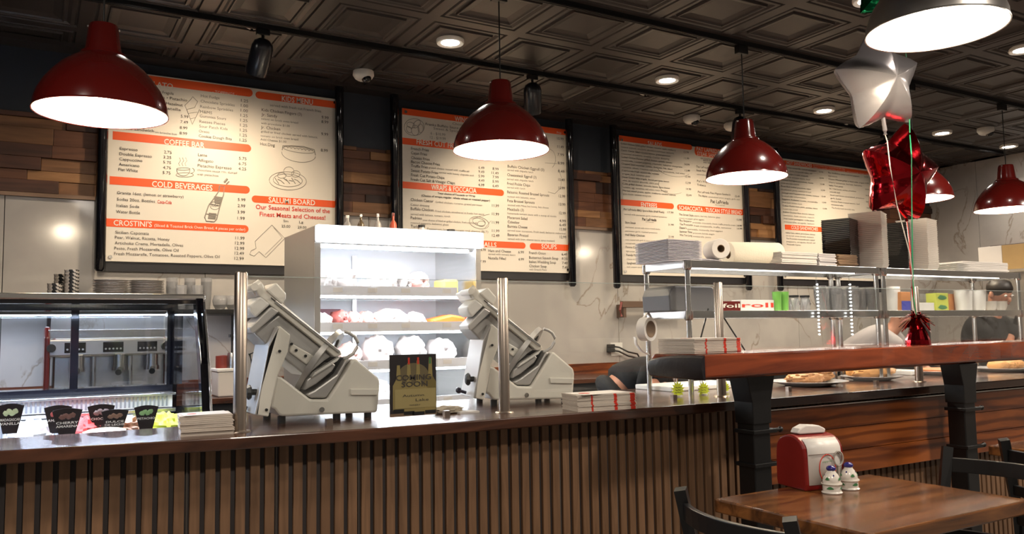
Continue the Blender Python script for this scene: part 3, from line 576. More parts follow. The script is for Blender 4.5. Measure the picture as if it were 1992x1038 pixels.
# body
body = [(x, y+.10) for x, y in EDGE] + [(9.3, 3.08), (.64, 3.08), (.64, 2.79), (-2.4, 2.79)]
obj('carcass', MB().prism(body, 0, CT-.036, 'z'), M_slatg, t)
def edge_y(x):
    for (a, b), (c, d) in zip(EDGE, EDGE[1:]):
        if a <= x <= c: return b+(d-b)*(x-a)/(c-a)
    return EDGE[-1][1]
mb = MB(); x = -1.3; k = 0
while x < 5.4:
    y = edge_y(x)+.10; y2 = edge_y(x+.026)+.10
    T = None
    if k % 6 == 0: pass
    mb.add([(x, y-.014, 0.0), (x+.026, y2-.014, 0.0), (x+.026, y2+.002, 0.0), (x, y+.002, 0.0), (x, y-.014, CT-.037), (x+.026, y2-.014, CT-.037), (x+.026, y2+.002, CT-.037), (x, y+.002, CT-.037)], [(0, 1, 2, 3), (4, 5, 6, 7), (0, 1, 5, 4), (1, 2, 6, 5), (2, 3, 7, 6), (3, 0, 4, 7)])
    x += .0405 if k % 6 else .0405; k += 1
obj('front_slats', mb, M_slat, t)
mb = MB(); x = -1.307
while x < 5.4:
    y = edge_y(x)+.10; mb.box(x-.0022, x+.0022, y-.006, y+.001, 0, CT-.037); x += .0405*6
obj('panel_seams', mb, mat('seam_grey', (.10, .085, .075), .6, var=.1), t)
# wood panel on the right part of the counter front
t = thing('pine_front_panel', 'orange stained knotty pine board panel on the counter front behind the bar posts', 'wood panel', (4.2, 2.33, .63))
for k in range(3):
    z0 = .625+k*.097
    obj('plank', MB().box(2.555, 6.2, 2.352+.003*(k % 2), 2.385, z0, z0+.0955), M_panel, t, bevel=.002)
obj('metal_edge', MB().box(2.555, 6.2, 2.346, 2.385, .917, .922), M_steel, t)

# ---------------------------------------------------------------- raised bar
t = thing('raised_bar', 'high red stained live edge wooden bar slab on black steel posts', 'bar', (3.4, 2.25, 0))
def bl(u, v): # bar plan: u along length 0..1, v depth 0..1
    A = Vector((1.975, 2.085, 0)); B = Vector((5.6, 2.215, 0)); n = Vector((-.036, 1, 0)).normalized()
    return A+(B-A)*u+n*.27*v
mb = MB(); prof = [(0.0, 1.162), (.93, 1.162), (1.0, 1.145), (1.0, 1.10), (.95, 1.076), (.06, 1.076), (0.0, 1.085)]
from mathutils import noise
N = 40; vs = []
for i in range(N+1):
    for v, z in prof:
        p = bl(i/N, v); e = .006*noise.noise(Vector((i*.7, z*6, 0))); vs.append(Vector((p.x, p.y+(e if v < .5 else 0), z+.002*noise.noise(Vector((i*.5, 3, z))))))
K = len(prof); fs = [(i*K+k, i*K+(k+1) % K, (i+1)*K+(k+1) % K, (i+1)*K+k) for i in range(N) for k in range(K)]
mb.add(vs, fs+[tuple(range(K)), tuple(N*K+k for k in range(K))])
obj('bar_slab', mb, M_bar, t, bevel=.006)
# end cap, its shaded side painted near black, rounded live edge
mb = MB(); rows = []
for j in range(9):
    v = j/8; r_ = .012*(1-(2*v-1)**2)
    p = bl(0, v)
    top = 1.160-.018*v**3-.002*(j == 0); bot = 1.074+.006*v
    rows.append([(p.x+.001, p.y, top), (p.x-.010-r_, p.y, top-.008), (p.x-.016-r_, p.y, (top+bot)/2), (p.x-.008-r_, p.y, bot+.006), (p.x+.001, p.y, bot)])
vs = [Vector(a) for r in rows for a in r]; fs = [(j*5+k, j*5+k+1, (j+1)*5+k+1, (j+1)*5+k) for j in range(8) for k in range(4)]
mb.add(vs, fs+[(0, 1, 2, 3, 4), (40, 41, 42, 43, 44)])
obj('end_cap', mb, M_end_shade, t, smooth=True)
def post(px, zc, zc2):
    c = P(px, 760, 2.20); x = c.x; y = 2.20
    mb = MB().box(x-.055, x+.075, y-.028, y+.028, 0, .74 if px < 1600 else .78)
    obj('post', MB().box(x-.042, x+.042, y-.04, y+.04, .0, 1.074), M_black, t, bevel=.004)
    obj('mounting_bracket', MB().prism([(x-.072, 1.075), (x+.072, 1.075), (x+.048, .98), (x+.046, .90), (x-.046, .90), (x-.048, .98)], y-.046, y+.046), M_black, t, bevel=.003)
    for z in (zc, zc2):
        obj('collar', MB().box(x-.05, x+.07, y-.05, y+.05, z, z+.014), M_black, t, bevel=.002)
        obj('clamp_bolt', MB().cyl((x+.05, y-.03, z+.007), (x+.105, y-.03, z+.007), .007).sphere((x+.107, y-.03, z+.007), .011, 10, 8), M_black, t, smooth=True)
    obj('side_channel', MB().box(x+.058, x+.074, y-.01, y+.03, 0, .88), M_black, t)
    obj('base_plate', MB().box(x-.15, x+.15, y-.15, y+.1, 0, .008), M_black, t)
post(1463, .865, .745); post(1868, .865, .70)
# ---------------------------------------------------------------- sneeze glass
t = thing('sneeze_guard', 'clear glass sneeze guard held by round bronze steel posts along the counter', 'glass guard', (2.0, 2.52, CT))
PX = [.54, 1.44, 2.475, 3.81, 5.3]
for x in PX:
    obj('post', MB().lathe([(.001, 0), (.019, 0), (.019, .468), (.016, .472), (.001, .472)], (x, 2.52, CT), 20), M_steel_d, t, smooth=True)
    obj('foot_flange', MB().lathe([(.001, .004), (.030, .004), (.033, 0)], (x, 2.52, CT), 20), M_steel_d, t, smooth=True)
for a, c in zip(PX, PX[1:]):
    obj('glass_pane', MB().box(a+.022, c-.022, 2.519, 2.522, CT+.012, CT+.458), M_gt, t)
    obj('polished_edge', MB().box(a+.022, c-.022, 2.5185, 2.5225, CT+.458, CT+.4605), mat('glass_edge', (.45, .52, .50), .2, var=.05, alpha=.5), t)
    for u in (.3, .75): obj('glass_clip', MB().box(a+(c-a)*u-.01, a+(c-a)*u+.01, 2.512, 2.53, CT, CT+.02), M_steel_d, t)

# ================================================================ GELATO CASE
t = thing('gelato_display_case', 'lit gelato display case with slanted glass front and black end frame', 'display case', (-.35, 3.2, 0))
X0, X1 = -1.25, .50
obj('base_cabinet', MB().box(X0, X1+.03, 2.84, 3.72, 0, .87), M_steel, t)
obj('tub_deck', MB().box(X0, X1, 2.86, 3.40, .87, .890), M_steel, t)
obj('glass_front', MB().add([(X0, 2.85, .90), (X1, 2.85, .90), (X1, 2.93, 1.15), (X1, 3.05, 1.378), (X0, 3.05, 1.378), (X0, 2.93, 1.15)], [(0, 1, 2, 5), (5, 2, 3, 4)]), M_gc, t, smooth=True)
obj('glass_top', MB().box(X0, X1, 3.10, 3.70, 1.388, 1.394), M_gc, t)
obj('top_rail', MB().box(X0, X1+.03, 3.035, 3.12, 1.378, 1.400), M_steel, t, bevel=.006)
obj('top_gasket', MB().box(X0, X1, 3.04, 3.08, 1.366, 1.378), M_blackg, t)
fr = [(2.84, .80), (2.862, .97), (2.92, 1.16), (3.03, 1.385), (3.10, 1.395), (3.07, 1.345), (2.975, 1.15), (2.905, .97), (2.90, .80)]
obj('end_frame', MB().prism(fr, X1-.004, X1+.022, 'x'), M_blackg, t, bevel=.003)
obj('steel_end_trim', MB().prism([(a+.03, c-.01) for a, c in fr], X1+.022, X1+.034, 'x'), M_steel, t, bevel=.002)
obj('glass_side', MB().box(X1+.004, X1+.010, 2.93, 3.68, .84, 1.375), M_gc, t)
obj('rear_post', MB().box(X1-.01, X1+.03, 3.66, 3.72, .80, 1.395), M_blackg, t)
# ribbed air grille bands across the back
obj('air_grille', MB().box(X0, X1-.02, 3.42, 3.50, .985, 1.032).box(X0, X1-.16, 3.40, 3.44, .90, .965), M_white, t)
mb = MB(); x = X0+.01
while x < X1-.03:
    mb.box(x, x+.006, 3.413, 3.42, .99, 1.028)
    if x < X1-.18: mb.box(x, x+.006, 3.393, 3.40, .905, .96)
    x += .0145
obj('grille_ribs', tag(mb, None) if False else mb, mat('rib_grey', (.30, .31, .34), .4, .5, var=.05), t)
obj('grille_ledge', MB().box(X0, X1-.01, 3.40, 3.52, 1.032, 1.040).box(X0, X1-.01, 3.40, 3.52, .968, .982), M_steel, t, bevel=.002)
obj('door_track', MB().box(X0, X1, 3.56, 3.68, 1.02, 1.062).box(X0, X1, 3.60, 3.68, 1.36, 1.386), M_blackg, t)
for px in (143, ):
    obj('door_stile', MB().box(P(px, 700, 3.62).x-.012, P(px, 700, 3.62).x+.016, 3.61, 3.63, 1.06, 1.36), M_blackg, t)
for px in (345, -140): obj('door_stile', MB().box(P(px, 700, 3.62).x-.018, P(px, 700, 3.62).x+.018, 3.61, 3.63, 1.06, 1.36), M_blackg, t)
obj('rear_glass_door', MB().box(X0, X1-.03, 3.618, 3.622, 1.06, 1.36), M_gc, t)
obj('back_liner', MB().box(X0, X1-.02, 3.50, 3.56, .80, 1.02), M_steel, t)
for y_, z_ in ((3.52, 1.030),):
    obj('led_strip', MB().box(X0+.02, X1-.05, y_, y_+.012, z_-.004, z_), M_ledc, t)
l = light('case_light', 'AREA', (-.35, 3.10, 1.352), 15, (.70, .82, 1), t, shape='RECTANGLE', size=1.6, size_y=.04)
l = light('case_light', 'AREA', (-.35, 3.36, 1.34), 12, (.55, .70, 1), t, shape='RECTANGLE', size=1.6, size_y=.04); 
# tubs of gelato
def tub(px, colr, name, label, seed):
    c = P(px, 850, 3.18); x = c.x; z = .890
    t = thing('gelato_tub', label, 'gelato tub', (x, 3.17, z), 'gelato tubs in the display case')
    obj('pan', MB().box(x-.070, x+.070, 3.02, 3.32, z, z+.004).box(x-.074, x-.070, 3.02, 3.32, z, z+.058).box(x+.070, x+.074, 3.02, 3.32, z, z+.05).box(x-.074, x+.074, 3.015, 3.02, z, z+.05).box(x-.074, x+.074, 3.32, 3.325, z, z+.05), M_gc if False else mat('clear_tub', (.7, .72, .75), .2, alpha=.6, var=.03), t)
    g = MB().blob((x, 3.17, z+.045), (.064, .145, .048), seed, .22, 34, 18, 0, 5.0)
    obj('gelato', g, mat('gelato_'+name, colr, .55, var=.12, vscale=30, bump=.3, bscale=40), t, smooth=True)
tub(60, (.80, .78, .76), 'white', 'tub of white vanilla gelato at the left picture edge of the case', 1)
tub(160, (.75, .07, .06), 'red', 'tub of bright red cherry gelato', 2)
tub(243, (.50, .27, .17), 'caramel', 'tub of tan caramel gelato between the red and the yellow tub', 3)
tub(322, (.62, .66, .05), 'pistachio', 'tub of yellow green pistachio gelato beside the stack of flyers', 4)
tub(-70, (.5, .3, .2), 'left', 'tub of gelato at the far left end of the case', 5)
def flavour(px, py, Y, wpx, hpx, words, label, col, seed, tilt=0):
    c = P(px, py, Y); k = (c-EYE).dot(_f)/FPX; w_ = wpx*k*1.1; h = hpx*k
    t = thing('flavour_sign', label, 'flavour sign', c, 'black fan shaped gelato flavour signs')
    T = Matrix.Rotation(tilt, 3, 'Y')
    pts = [(-w_*.26, 0), (w_*.26, 0)] + [(w_*(.5-.0), h*.92)] + [(w_*(.5-i/6.0), h*(.92+.08*math.sin(math.pi*i/6))) for i in range(1, 6)] + [(-w_*.5, h*.92)]
    mb = MB(); mb.prism(pts, 0, .003, 'y', 0, T); mb.v = [a+c for a in mb.v]
    obj('card', mb, mat('flavour_card', (.018, .012, .010), .35, var=.2), t)
    tm = MB(); 
    for i, wd in enumerate(words):
        ww = w_*min(.72, .13*len(wd)); A = c+Vector((-ww/2, -.0012, h*(.42-.13*i))); B = c+Vector((ww/2, -.0012, h*(.42-.13*i)))
        put_text(tm, wd, A, B, UP, h*.085, 0, True)
    obj('lettering', tm, M_txtw, t)
    im = MB()
    for i in range(4): im.blob(c+Vector((w_*(-.16+.11*i), -.001, h*(.68+.05*(i % 2)))), (w_*.11, .002, h*.09), seed+i, .3, 12, 8)
    obj('fruit_picture', im, mat('fruit_%s' % words[0], col, .5, var=.3, vscale=60), t, smooth=True)
flavour(19, 843, 2.98, 42, 58, ['MADAGASCAR', 'VANILLA'], 'black flavour sign with a pale green vanilla flower, leftmost', (.55, .62, .35), 1)
flavour(112, 842, 3.10, 44, 54, ['AMARENA'], 'black flavour sign with dark red cherries, behind the cherry sign', (.30, .05, .04), 5)
flavour(130, 846, 2.97, 48, 52, ['CHERRY', 'AMARENA'], 'black flavour sign reading cherry in front of the red gelato', (.16, .07, .05), 9)
flavour(196, 838, 3.10, 44, 52, ['CHOCOLA'], 'black flavour sign with chocolate, behind the dulce de leche sign', (.25, .18, .16), 13)
flavour(223, 840, 2.97, 44, 44, ['DULCE', 'DE LECHE'], 'dark brown flavour sign with nuts in front of the caramel gelato', (.24, .13, .08), 17)
flavour(284, 835, 3.0, 40, 47, ['PISTACHIO'], 'black flavour sign with green pistachio leaves, rightmost', (.25, .42, .16), 21)

# ================================================================ MEAT CASE
t = thing('refrigerated_meat_case', 'tall open refrigerated display case glowing white with packed meats', 'refrigerated case', (1.675, 4.3, 0))
MX0, MX1, MY0, MY1, MZ = 1.21, 2.145, 4.0, 4.56, 1.795
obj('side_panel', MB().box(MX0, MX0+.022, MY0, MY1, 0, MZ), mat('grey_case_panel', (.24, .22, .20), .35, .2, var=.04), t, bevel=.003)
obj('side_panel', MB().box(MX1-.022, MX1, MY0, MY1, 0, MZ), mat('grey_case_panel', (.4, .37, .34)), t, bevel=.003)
obj('top_panel', MB().box(MX0+.022, MX1-.022, MY0, MY1, MZ-.03, MZ), M_white, t)
obj('lit_header', MB().box(MX0+.001, MX1+.006, MY0-.04, MY0, 1.712, MZ+.003), mat('lit_header', (.9, .92, .95), .4, emit=(.9, .94, 1), estr=1.5), t, bevel=.01)
obj('back_panel', MB().box(MX0+.022, MX1-.022, MY1-.03, MY1, 0, MZ-.03), mat('case_liner_grey', (.42, .42, .44), .4, .3, var=.05), t)
[obj('inner_side', MB().box(x, x+.004, MY0+.01, MY1-.03, .55, MZ-.03), M_steel, t) for x in (MX0+.022, MX1-.026)]
obj('front_edge_trim', MB().box(MX0, MX0+.03, MY0-.006, MY0, 0, 1.712), M_silver, t); obj('front_edge_trim', MB().box(MX1-.03, MX1, MY0-.006, MY0, 0, 1.712), M_silver, t)
obj('base_housing', MB().box(MX0+.022, MX1-.022, MY0-.02, MY1-.03, 0, .60), M_blackm, t)
zs = [P(700, 570, 4.06).z, P(700, 640, 4.06).z, P(700, 715, 4.06).z, P(700, 792, 4.06).z]
for i, z in enumerate(zs):
    sh = obj('shelf', MB().box(MX0+.027, MX1-.027, 4.06, 4.50, z-.012, z), M_white, t)
    obj('price_rail', MB().box(MX0+.03, MX1-.12 if i == 0 else MX1-.03, 4.048, 4.056, z-.012, z+.036), mat('price_rail', (.80, .80, .84), .3, var=.03), sh)
    tg = MB()
    for u in (.12, .32, .52, .78): tg.box(MX0+u*.93, MX0+u*.93+.05, 4.046, 4.048, z+.004, z+.028)
    obj('price_tag', tg, M_paper, sh)
    if i: obj('led_tube', MB().cyl((MX0+.05, 4.075, zs[i-1]-.02), (MX1-.05, 4.075, zs[i-1]-.02), .006, 8), M_ledc, sh)
    light('shelf_light', 'AREA', (1.675, 4.09, (zs[i-1]-.03) if i else 1.70), 7.5, (.88, .93, 1), t, shape='RECTANGLE', size=.84, size_y=.05)
obj('led_tube', MB().cyl((MX0+.05, 4.05, 1.70), (MX1-.05, 4.05, 1.70), .010, 8), M_ledc, t)
for x in (1.60, ): obj('shelf_standard', MB().box(x-.012, x+.012, 4.512, 4.53, .6, 1.70), M_steel, t)
M_wrap = mat('plastic_wrapped_meat', (.56, .51, .49), .3, var=.12, vscale=25, bump=.5, bscale=25, coat=.4)
M_salami = mat('sliced_salami', (.26, .06, .05), .5, var=.5, vscale=60)
M_pink = mat('wrapped_pink_ham', (.62, .36, .32), .3, var=.2, vscale=30, bump=.4, coat=.4)
def meat(px, i, w_, h, m, label, seed, dep=.14, cat='wrapped meat', nm='wrapped_meat'):
    c = P(px, 600, 4.2); z = zs[i]
    o = obj(nm, MB().blob((c.x, 4.22, z+h*.60), (w_/2, dep, h*.68), seed, .14, 30, 18, 0, 3.5, -.88), m, smooth=True)
    return tag(o, label, cat, 'packed meats in the refrigerated case')
for a in [(632, 0, .115, .105, M_wrap, 'white wrapped meat on the top shelf, at its left end', 1), (668, 0, .12, .115, M_wrap, 'squarish white wrapped meat, second on the top case shelf', 2), (712, 0, .07, .06, M_wrap, 'small tied white package on the top case shelf', 3), (745, 0, .15, .11, M_wrap, 'large white wrapped ham in the middle of the top case shelf', 4), (778, 0, .10, .115, M_wrap, 'rounded wrapped ham right of the middle one on the top case shelf', 15), (812, 0, .10, .10, M_pink, 'pinkish wrapped ham on the top case shelf', 5),
          (625, 1, .09, .07, M_wrap, 'crumpled white package at the left end of the second case shelf', 6), (662, 1, .075, .08, M_salami, 'dark red cut salami on the second case shelf', 7), (688, 1, .065, .075, M_pink, 'tied pink salami beside the dark cut salami', 8), (712, 1, .07, .075, M_pink, 'pale pink wrapped ham on the second case shelf', 9), (760, 1, .20, .085, M_wrap, 'long white wrapped meat on the second case shelf', 10), (806, 1, .09, .07, M_wrap, 'silvery shrink wrapped meat beside the orange package', 11),
          (735, 2, .15, .13, M_wrap, 'big white wrapped meat on the third case shelf', 12), (800, 2, .14, .125, M_wrap, 'white bag of meat with a twisted top on the third case shelf', 13), (858, 2, .14, .11, M_wrap, 'crinkled clear plastic bag at the right of the third case shelf', 14), (680, 2, .10, .10, M_pink, 'pinkish package at the left of the third case shelf behind the slicer guard', 16),
          (650, 3, .12, .09, M_wrap, 'white package low in the case beside the sign', 17), (735, 3, .13, .10, M_wrap, 'white package on the lowest case shelf behind the sign', 18)]: meat(*a)
c = P(872, 600, 4.2); z = zs[0]
c = P(866, 560, 4.2)
tag(obj('cheese_block', MB().box(c.x-.045, c.x+.045, 4.12, 4.26, zs[0], zs[0]+.085), mat('yellow_cheese', (.72, .47, .12), .5, var=.08), bevel=.01), 'yellow orange cheese block on the top case shelf', 'cheese')
c = P(858, 620, 4.2)
tag(obj('orange_package', MB().prism([(c.x-.10, zs[1]), (c.x+.10, zs[1]), (c.x+.12, zs[1]+.06), (c.x+.03, zs[1]+.075), (c.x-.09, zs[1]+.05)], 4.12, 4.26), mat('orange_pack', (.80, .10, .012), .35, var=.3, vscale=6), bevel=.012), 'bright red orange package on the second case shelf', 'food package')
c = P(632, 600, 4.4)
tag(obj('dark_box', MB().box(c.x-.06, c.x+.09, 4.40, 4.50, zs[1], zs[1]+.115), mat('maroon_card', (.10, .015, .03), .5, var=.2), bevel=.002), 'dark maroon box at the back of the second case shelf', 'box')
# things standing on top of the case
def bottle(name, c, h, r, cm, label, cat='bottle', capm=None, group=None, neck=.35):
    t = thing(name, label, cat, c, group)
    obj('body', MB().lathe([(.001, 0), (r, 0), (r, h*.55), (r*.8, h*.64), (r*neck, h*.74), (r*neck, h*.9)], c, 18), cm, t, smooth=True)
    obj('cap', MB().lathe([(r*neck*1.2, h*.88), (r*neck*1.2, h), (.001, h)], c, 14), capm or M_black, t, smooth=True)
def jar(name, c, h, r, cm, label, capm, cat='jar'):
    t = thing(name, label, cat, c)
    obj('body', MB().lathe([(.001, 0), (r, 0), (r, h*.7), (r*.85, h*.8), (.001, h*.8)], c, 18), cm, t, smooth=True)
    obj('lid', MB().lathe([(r*.92, h*.8), (r*.92, h), (.001, h)], c, 18), capm, t, smooth=True)
jar('pepper_jar', Vector((P(820, 430, 4.3).x, 4.3, MZ)), .075, .022, mat('grey_glass', (.3, .28, .27), .2, var=.1), 'small grey spice jar with a dark lid on top of the lit case', M_black)
jar('mustard_jar', Vector((P(877, 440, 4.3).x, 4.3, MZ)), .058, .026, mat('amber_glass', (.45, .27, .08), .2, var=.1), 'small amber jar with dark lid on top of the lit case', M_blackm)
bottle('syrup_bottle', Vector((P(735, 430, 4.46).x, 4.46, MZ)), .15, .02, mat('grey_glass', (.3, .28, .27)), 'thin grey bottle on top of the lit case, left of the red one', capm=M_steel)
bottle('hot_sauce_bottle', Vector((P(765, 430, 4.46).x, 4.46, MZ)), .16, .02, mat('red_sauce', (.35, .05, .02), .3, var=.1), 'small red sauce bottle on top of the lit case', capm=M_red)
bottle('vinegar_bottle', Vector((P(676, 430, 4.46).x, 4.46, MZ)), .13, .024, mat('grey_glass', (.3, .28, .27)), 'squat grey bottle at the left on top of the lit case', capm=M_white)
bottle('oil_bottle', Vector((P(702, 430, 4.46).x, 4.46, MZ)), .14, .02, mat('dark_oil', (.10, .07, .04), .2, var=.1), 'dark oil bottle between grey bottles on top of the lit case', capm=M_steel)

# ================================================================ MEAT SLICERS
def f3(x, y, Y=2.66): return P(460+x/3.244, 520+y/3.244, Y)
def pxz(L, Y=2.66): return [(f3(x, y, Y).x, f3(x, y, Y).z) for x, y in L]
base = f3(570, 968); ZO = base.z - CT - .012   # stands on rubber feet
root = Vector((base.x, 2.78, CT))
t = thing('meat_slicer', 'cream coloured meat slicer on the counter behind the left glass pane', 'meat slicer', root, 'deli meat slicers')
def sl(name, L, y0, y1, M, bev=.004, par=None, smooth=False):
    q = [(a, z-ZO) for a, z in pxz(L)]
    return obj(name, MB().prism(q, y0, y1), M, par or t, bevel=bev)
Y0 = 2.66
bs = sl('base', [(215, 912), (250, 712), (285, 716), (470, 858), (575, 858), (640, 760), (738, 600), (760, 604), (900, 722), (908, 760), (892, 935), (880, 940), (290, 966), (270, 960), (240, 922)], Y0, Y0+.26, M_slicer, .008)
sl('motor_bump', [(715, 790), (900, 790), (885, 830), (720, 830)], Y0-.006, Y0, M_slicer, .002, bs)
p = f3(538, 922); obj('badge', MB().cyl((p.x, Y0-.004, p.z-ZO), (p.x, Y0+.001, p.z-ZO), .0085, 14), M_steel, bs)
sl('base_well', [(440, 830), (480, 850), (575, 850), (640, 750), (700, 640), (735, 604), (700, 600), (640, 700), (500, 800)], Y0+.012, Y0+.22, M_slicer_g, .006)
sl('blade_motor_housing', [(610, 620), (660, 585), (745, 600), (640, 760), (600, 700)], Y0+.05, Y0+.2, M_blackm, .006)
sl('carriage_arm', [(248, 392), (318, 450), (300, 560), (240, 700), (180, 962), (95, 950), (130, 800), (185, 520)], Y0-.045, Y0-.02, M_slicer, .004)
sl('carriage_arm_side', [(238, 400), (250, 410), (190, 530), (140, 790), (118, 955), (92, 948), (128, 790), (180, 520)], Y0-.045, Y0+.14, M_slicer_g, .003)
sl('thickness_plate', [(100, 150), (150, 122), (172, 165), (645, 552), (655, 575), (610, 590), (230, 285), (130, 205)], Y0-.02, Y0+.20, M_slicer, .004)
sl('plate_rail', [(205, 215), (620, 540), (625, 548), (210, 226)], Y0-.026, Y0-.02, M_blackm, .001)
sl('plate_lip', [(235, 235), (640, 552), (632, 566), (226, 250)], Y0-.028, Y0-.02, M_silver, .001)
sl('underside_housing', [(105, 437), (275, 320), (300, 345), (600, 585), (560, 610), (440, 712), (300, 600), (280, 575), (185, 515)], Y0+.0, Y0+.17, M_slicer_g, .006)
sl('underside_cover', [(340, 500), (490, 585), (440, 640), (330, 560)], Y0-.008, Y0, M_slicer, .004)
for (a, c_) in ((342, 508), (371, 548), (430, 583), (247, 553), (165, 917)):
    p = f3(a, c_); obj('screw', MB().cyl((p.x, Y0-.052 if a < 300 else Y0-.014, p.z-ZO), (p.x, Y0-.044 if a < 300 else Y0-.008, p.z-ZO), .0045, 8), M_black, t)
sl('end_stop_block', [(170, 170), (237, 122), (300, 192), (298, 225), (272, 262)], Y0-.03, Y0+.10, M_slicer, .006)
sl('meat_pusher_box', [(72, 268), (140, 208), (207, 258), (150, 310), (112, 346), (78, 310)], Y0-.02, Y0+.12, M_white, .006)
sl('pusher_bar', [(68, 408), (205, 275), (255, 305), (95, 445), (78, 440)], Y0-.03, Y0+.10, M_slicer_g, .004)
p = f3(138, 152); obj('top_knob', MB().cyl((p.x-.018, Y0+.02, p.z-ZO-.012), (p.x+.014, Y0+.02, p.z-ZO+.012), .018, 16).cyl((p.x-.018, Y0-.03, p.z-ZO), (p.x-.018, Y0+.09, p.z-ZO), .012), M_slicer, t, smooth=True)
# blade and guard ring, tilted
cb = f3(575, 625); cb = Vector((cb.x, Y0+.09, cb.z-ZO))
dv = (f3(725, 425)-f3(430, 815)); dv.y = 0; rad = dv.length/2; dv.normalize()
nrm = Vector((dv.z, -.42, -dv.x)).normalized(); Tq = nrm.to_track_quat('Z', 'Y').to_matrix()
obj('blade', MB().lathe([(.001, .004), (rad*.6, .006), (rad*.93, .002), (rad*.95, 0), (.001, -.002)], cb, 40, 0, Tq), mat('polished_blade', (.7, .7, .7), .12, 1.0, var=.02), t, smooth=True)
obj('blade_guard_ring', MB().lathe([(rad*.78, .010), (rad*1.0, .010), (rad*1.02, -.008), (rad*.97, -.010), (rad*.95, .004), (rad*.78, .006), (rad*.78, .010)], cb, 40, 0, Tq), M_slicer_g, t, smooth=True)
mb = MB()
for k in range(13):
    u = k/12; q1 = f3(465+150*u, 715-95*u); mb.prism([(q1.x, q1.z-ZO), (q1.x+.005, q1.z-ZO+.003), (q1.x+.016, q1.z-ZO+.017), (q1.x+.011, q1.z-ZO+.016)], Y0-.02, Y0+.01)
obj('ribbed_deflector', mb, M_white, t)
sl('deflector_plate', [(440, 735), (600, 625), (625, 640), (600, 680), (500, 760), (430, 800)], Y0-.005, Y0+.08, M_slicer_g, .004)
obj('hand_guard', MB().tube([Vector((f3(a, c_).x, Y0+.03, f3(a, c_).z-ZO)) for a, c_ in ((700, 430), (735, 440), (765, 460), (785, 495), (780, 530), (755, 570), (715, 595), (690, 600))], .006, 10), M_slicer_g, t, smooth=True)
p = f3(110, 812); obj('adjust_knob', MB().cyl((p.x+.02, Y0+.0, p.z-ZO), (p.x-.012, Y0, p.z-ZO), .010).lathe([(.001, 0), (.022, .0), (.024, .006), (.018, .014), (.001, .016)], Vector((p.x-.01, Y0, p.z-ZO)), 8, 0, Matrix.Rotation(-1.57, 3, 'Y')), M_black, t)
p = f3(100, 880); obj('lever_knob', MB().cyl((p.x-.005, Y0+.05, p.z-ZO-.02), (p.x-.03, Y0+.05, p.z-ZO-.012), .006).sphere((p.x-.034, Y0+.05, p.z-ZO-.010), .012, 12, 8), mat('dark_blue_knob', (.01, .012, .04), .15, var=.1, coat=.5), t, smooth=True)
for a, yy in ((300, Y0+.03), (650, Y0+.03), (848, Y0+.03), (300, Y0+.22), (848, Y0+.22)):
    p = f3(a, 950); obj('rubber_foot', MB().cyl((p.x, yy, CT), (p.x, yy, CT+.022), .013, 12), M_black, t)
sl2 = dup(t, (P(1010, 790, 2.80).x+.03, 2.84, CT), -.20, 'cream meat slicer behind the second glass post, seen against the marble wall')
o = thing('blade_cover_dial', 'round grey slicer dial standing beside the right slicer', 'slicer dial', (P(1045, 665, 3.06).x, 3.06, CT)) if False else None

# ================================================================ BACK COUNTER AND COFFEE CORNER
t = thing('back_counter', 'brown wooden back counter along the marble wall behind the slicers', 'counter', (2.0, 5.75, 0))
obj('worktop', MB().box(-2.4, 9.4, 5.42, 6.09, .83, .865), M_ctop, t, bevel=.003)
obj('cabinet', MB().box(-2.38, 9.38, 5.46, 6.08, 0, .83), M_blackm, t)
obj('backsplash', MB().box(-2.4, 9.4, 6.07, 6.095, .865, .955), M_panel, t)
t = thing('wall_shelf', 'black wall shelf holding cups, saucers and glasses behind the gelato case', 'shelf', (.5, 5.9, 1.40))
obj('board', MB().box(-1.5, 1.95, 5.68, 6.09, 1.40, 1.432), M_black, t, bevel=.003)
for x in (-1.0, .1, 1.25): obj('bracket', MB().prism([(5.75, 1.40), (6.095, 1.40), (6.095, 1.22), (6.08, 1.22)], x-.01, x+.01, 'x'), M_black, t)
SH = 1.432
obj('led_strip', MB().box(-1.4, 1.0, 5.70, 5.715, 1.394, 1.40), M_ledc, t)
light('shelf_light', 'AREA', (-.1, 5.60, 1.39), 16, (.85, .90, 1), t, shape='RECTANGLE', size=2.0, size_y=.05)  # strip and light added to brighten the espresso machine
# cups
mcup = mat('black_white_cup_print', (.6, .58, .55), .5)
nt = mcup.node_tree; vo = nt.nodes.new('ShaderNodeTexVoronoi'); vo.inputs['Scale'].default_value = 85; vo.distance = 'CHEBYCHEV'; cr = nt.nodes.new('ShaderNodeValToRGB'); cr.color_ramp.interpolation = 'CONSTANT'
cr.color_ramp.elements[0].color = (.01, .01, .01, 1); cr.color_ramp.elements[1].color = (.55, .50, .45, 1); cr.color_ramp.elements[1].position = .56
tc = nt.nodes.new('ShaderNodeTexCoord'); nt.links.new(tc.outputs['Object'], vo.inputs[0]); nt.links.new(vo.outputs['Color'], cr.inputs[0]); nt.links.new(cr.outputs[0], nt.nodes['Principled BSDF'].inputs['Base Color'])
def stack(proto, pos, n, dz, label, group, jit=0.0, rot=None, rj=0.0):
    R = random.Random(hash(label) % 997 if False else len(label)*31+n)
    for k in range(n):
        loc = (pos[0]+R.uniform(-jit, jit), pos[1]+R.uniform(-jit, jit), pos[2]+k*dz)
        r = (rot or 0)+R.uniform(-rj, rj)
        lb = label+('' if n < 2 else ', topmost' if k == n-1 else ', lower')
        if not proto.get('placed'):
            proto.location = loc; proto.rotation_euler = (0, 0, r); proto['placed'] = 1; proto['label'] = lb; proto['group'] = group
        else:
            dup(proto, loc, r, lb, group=group)
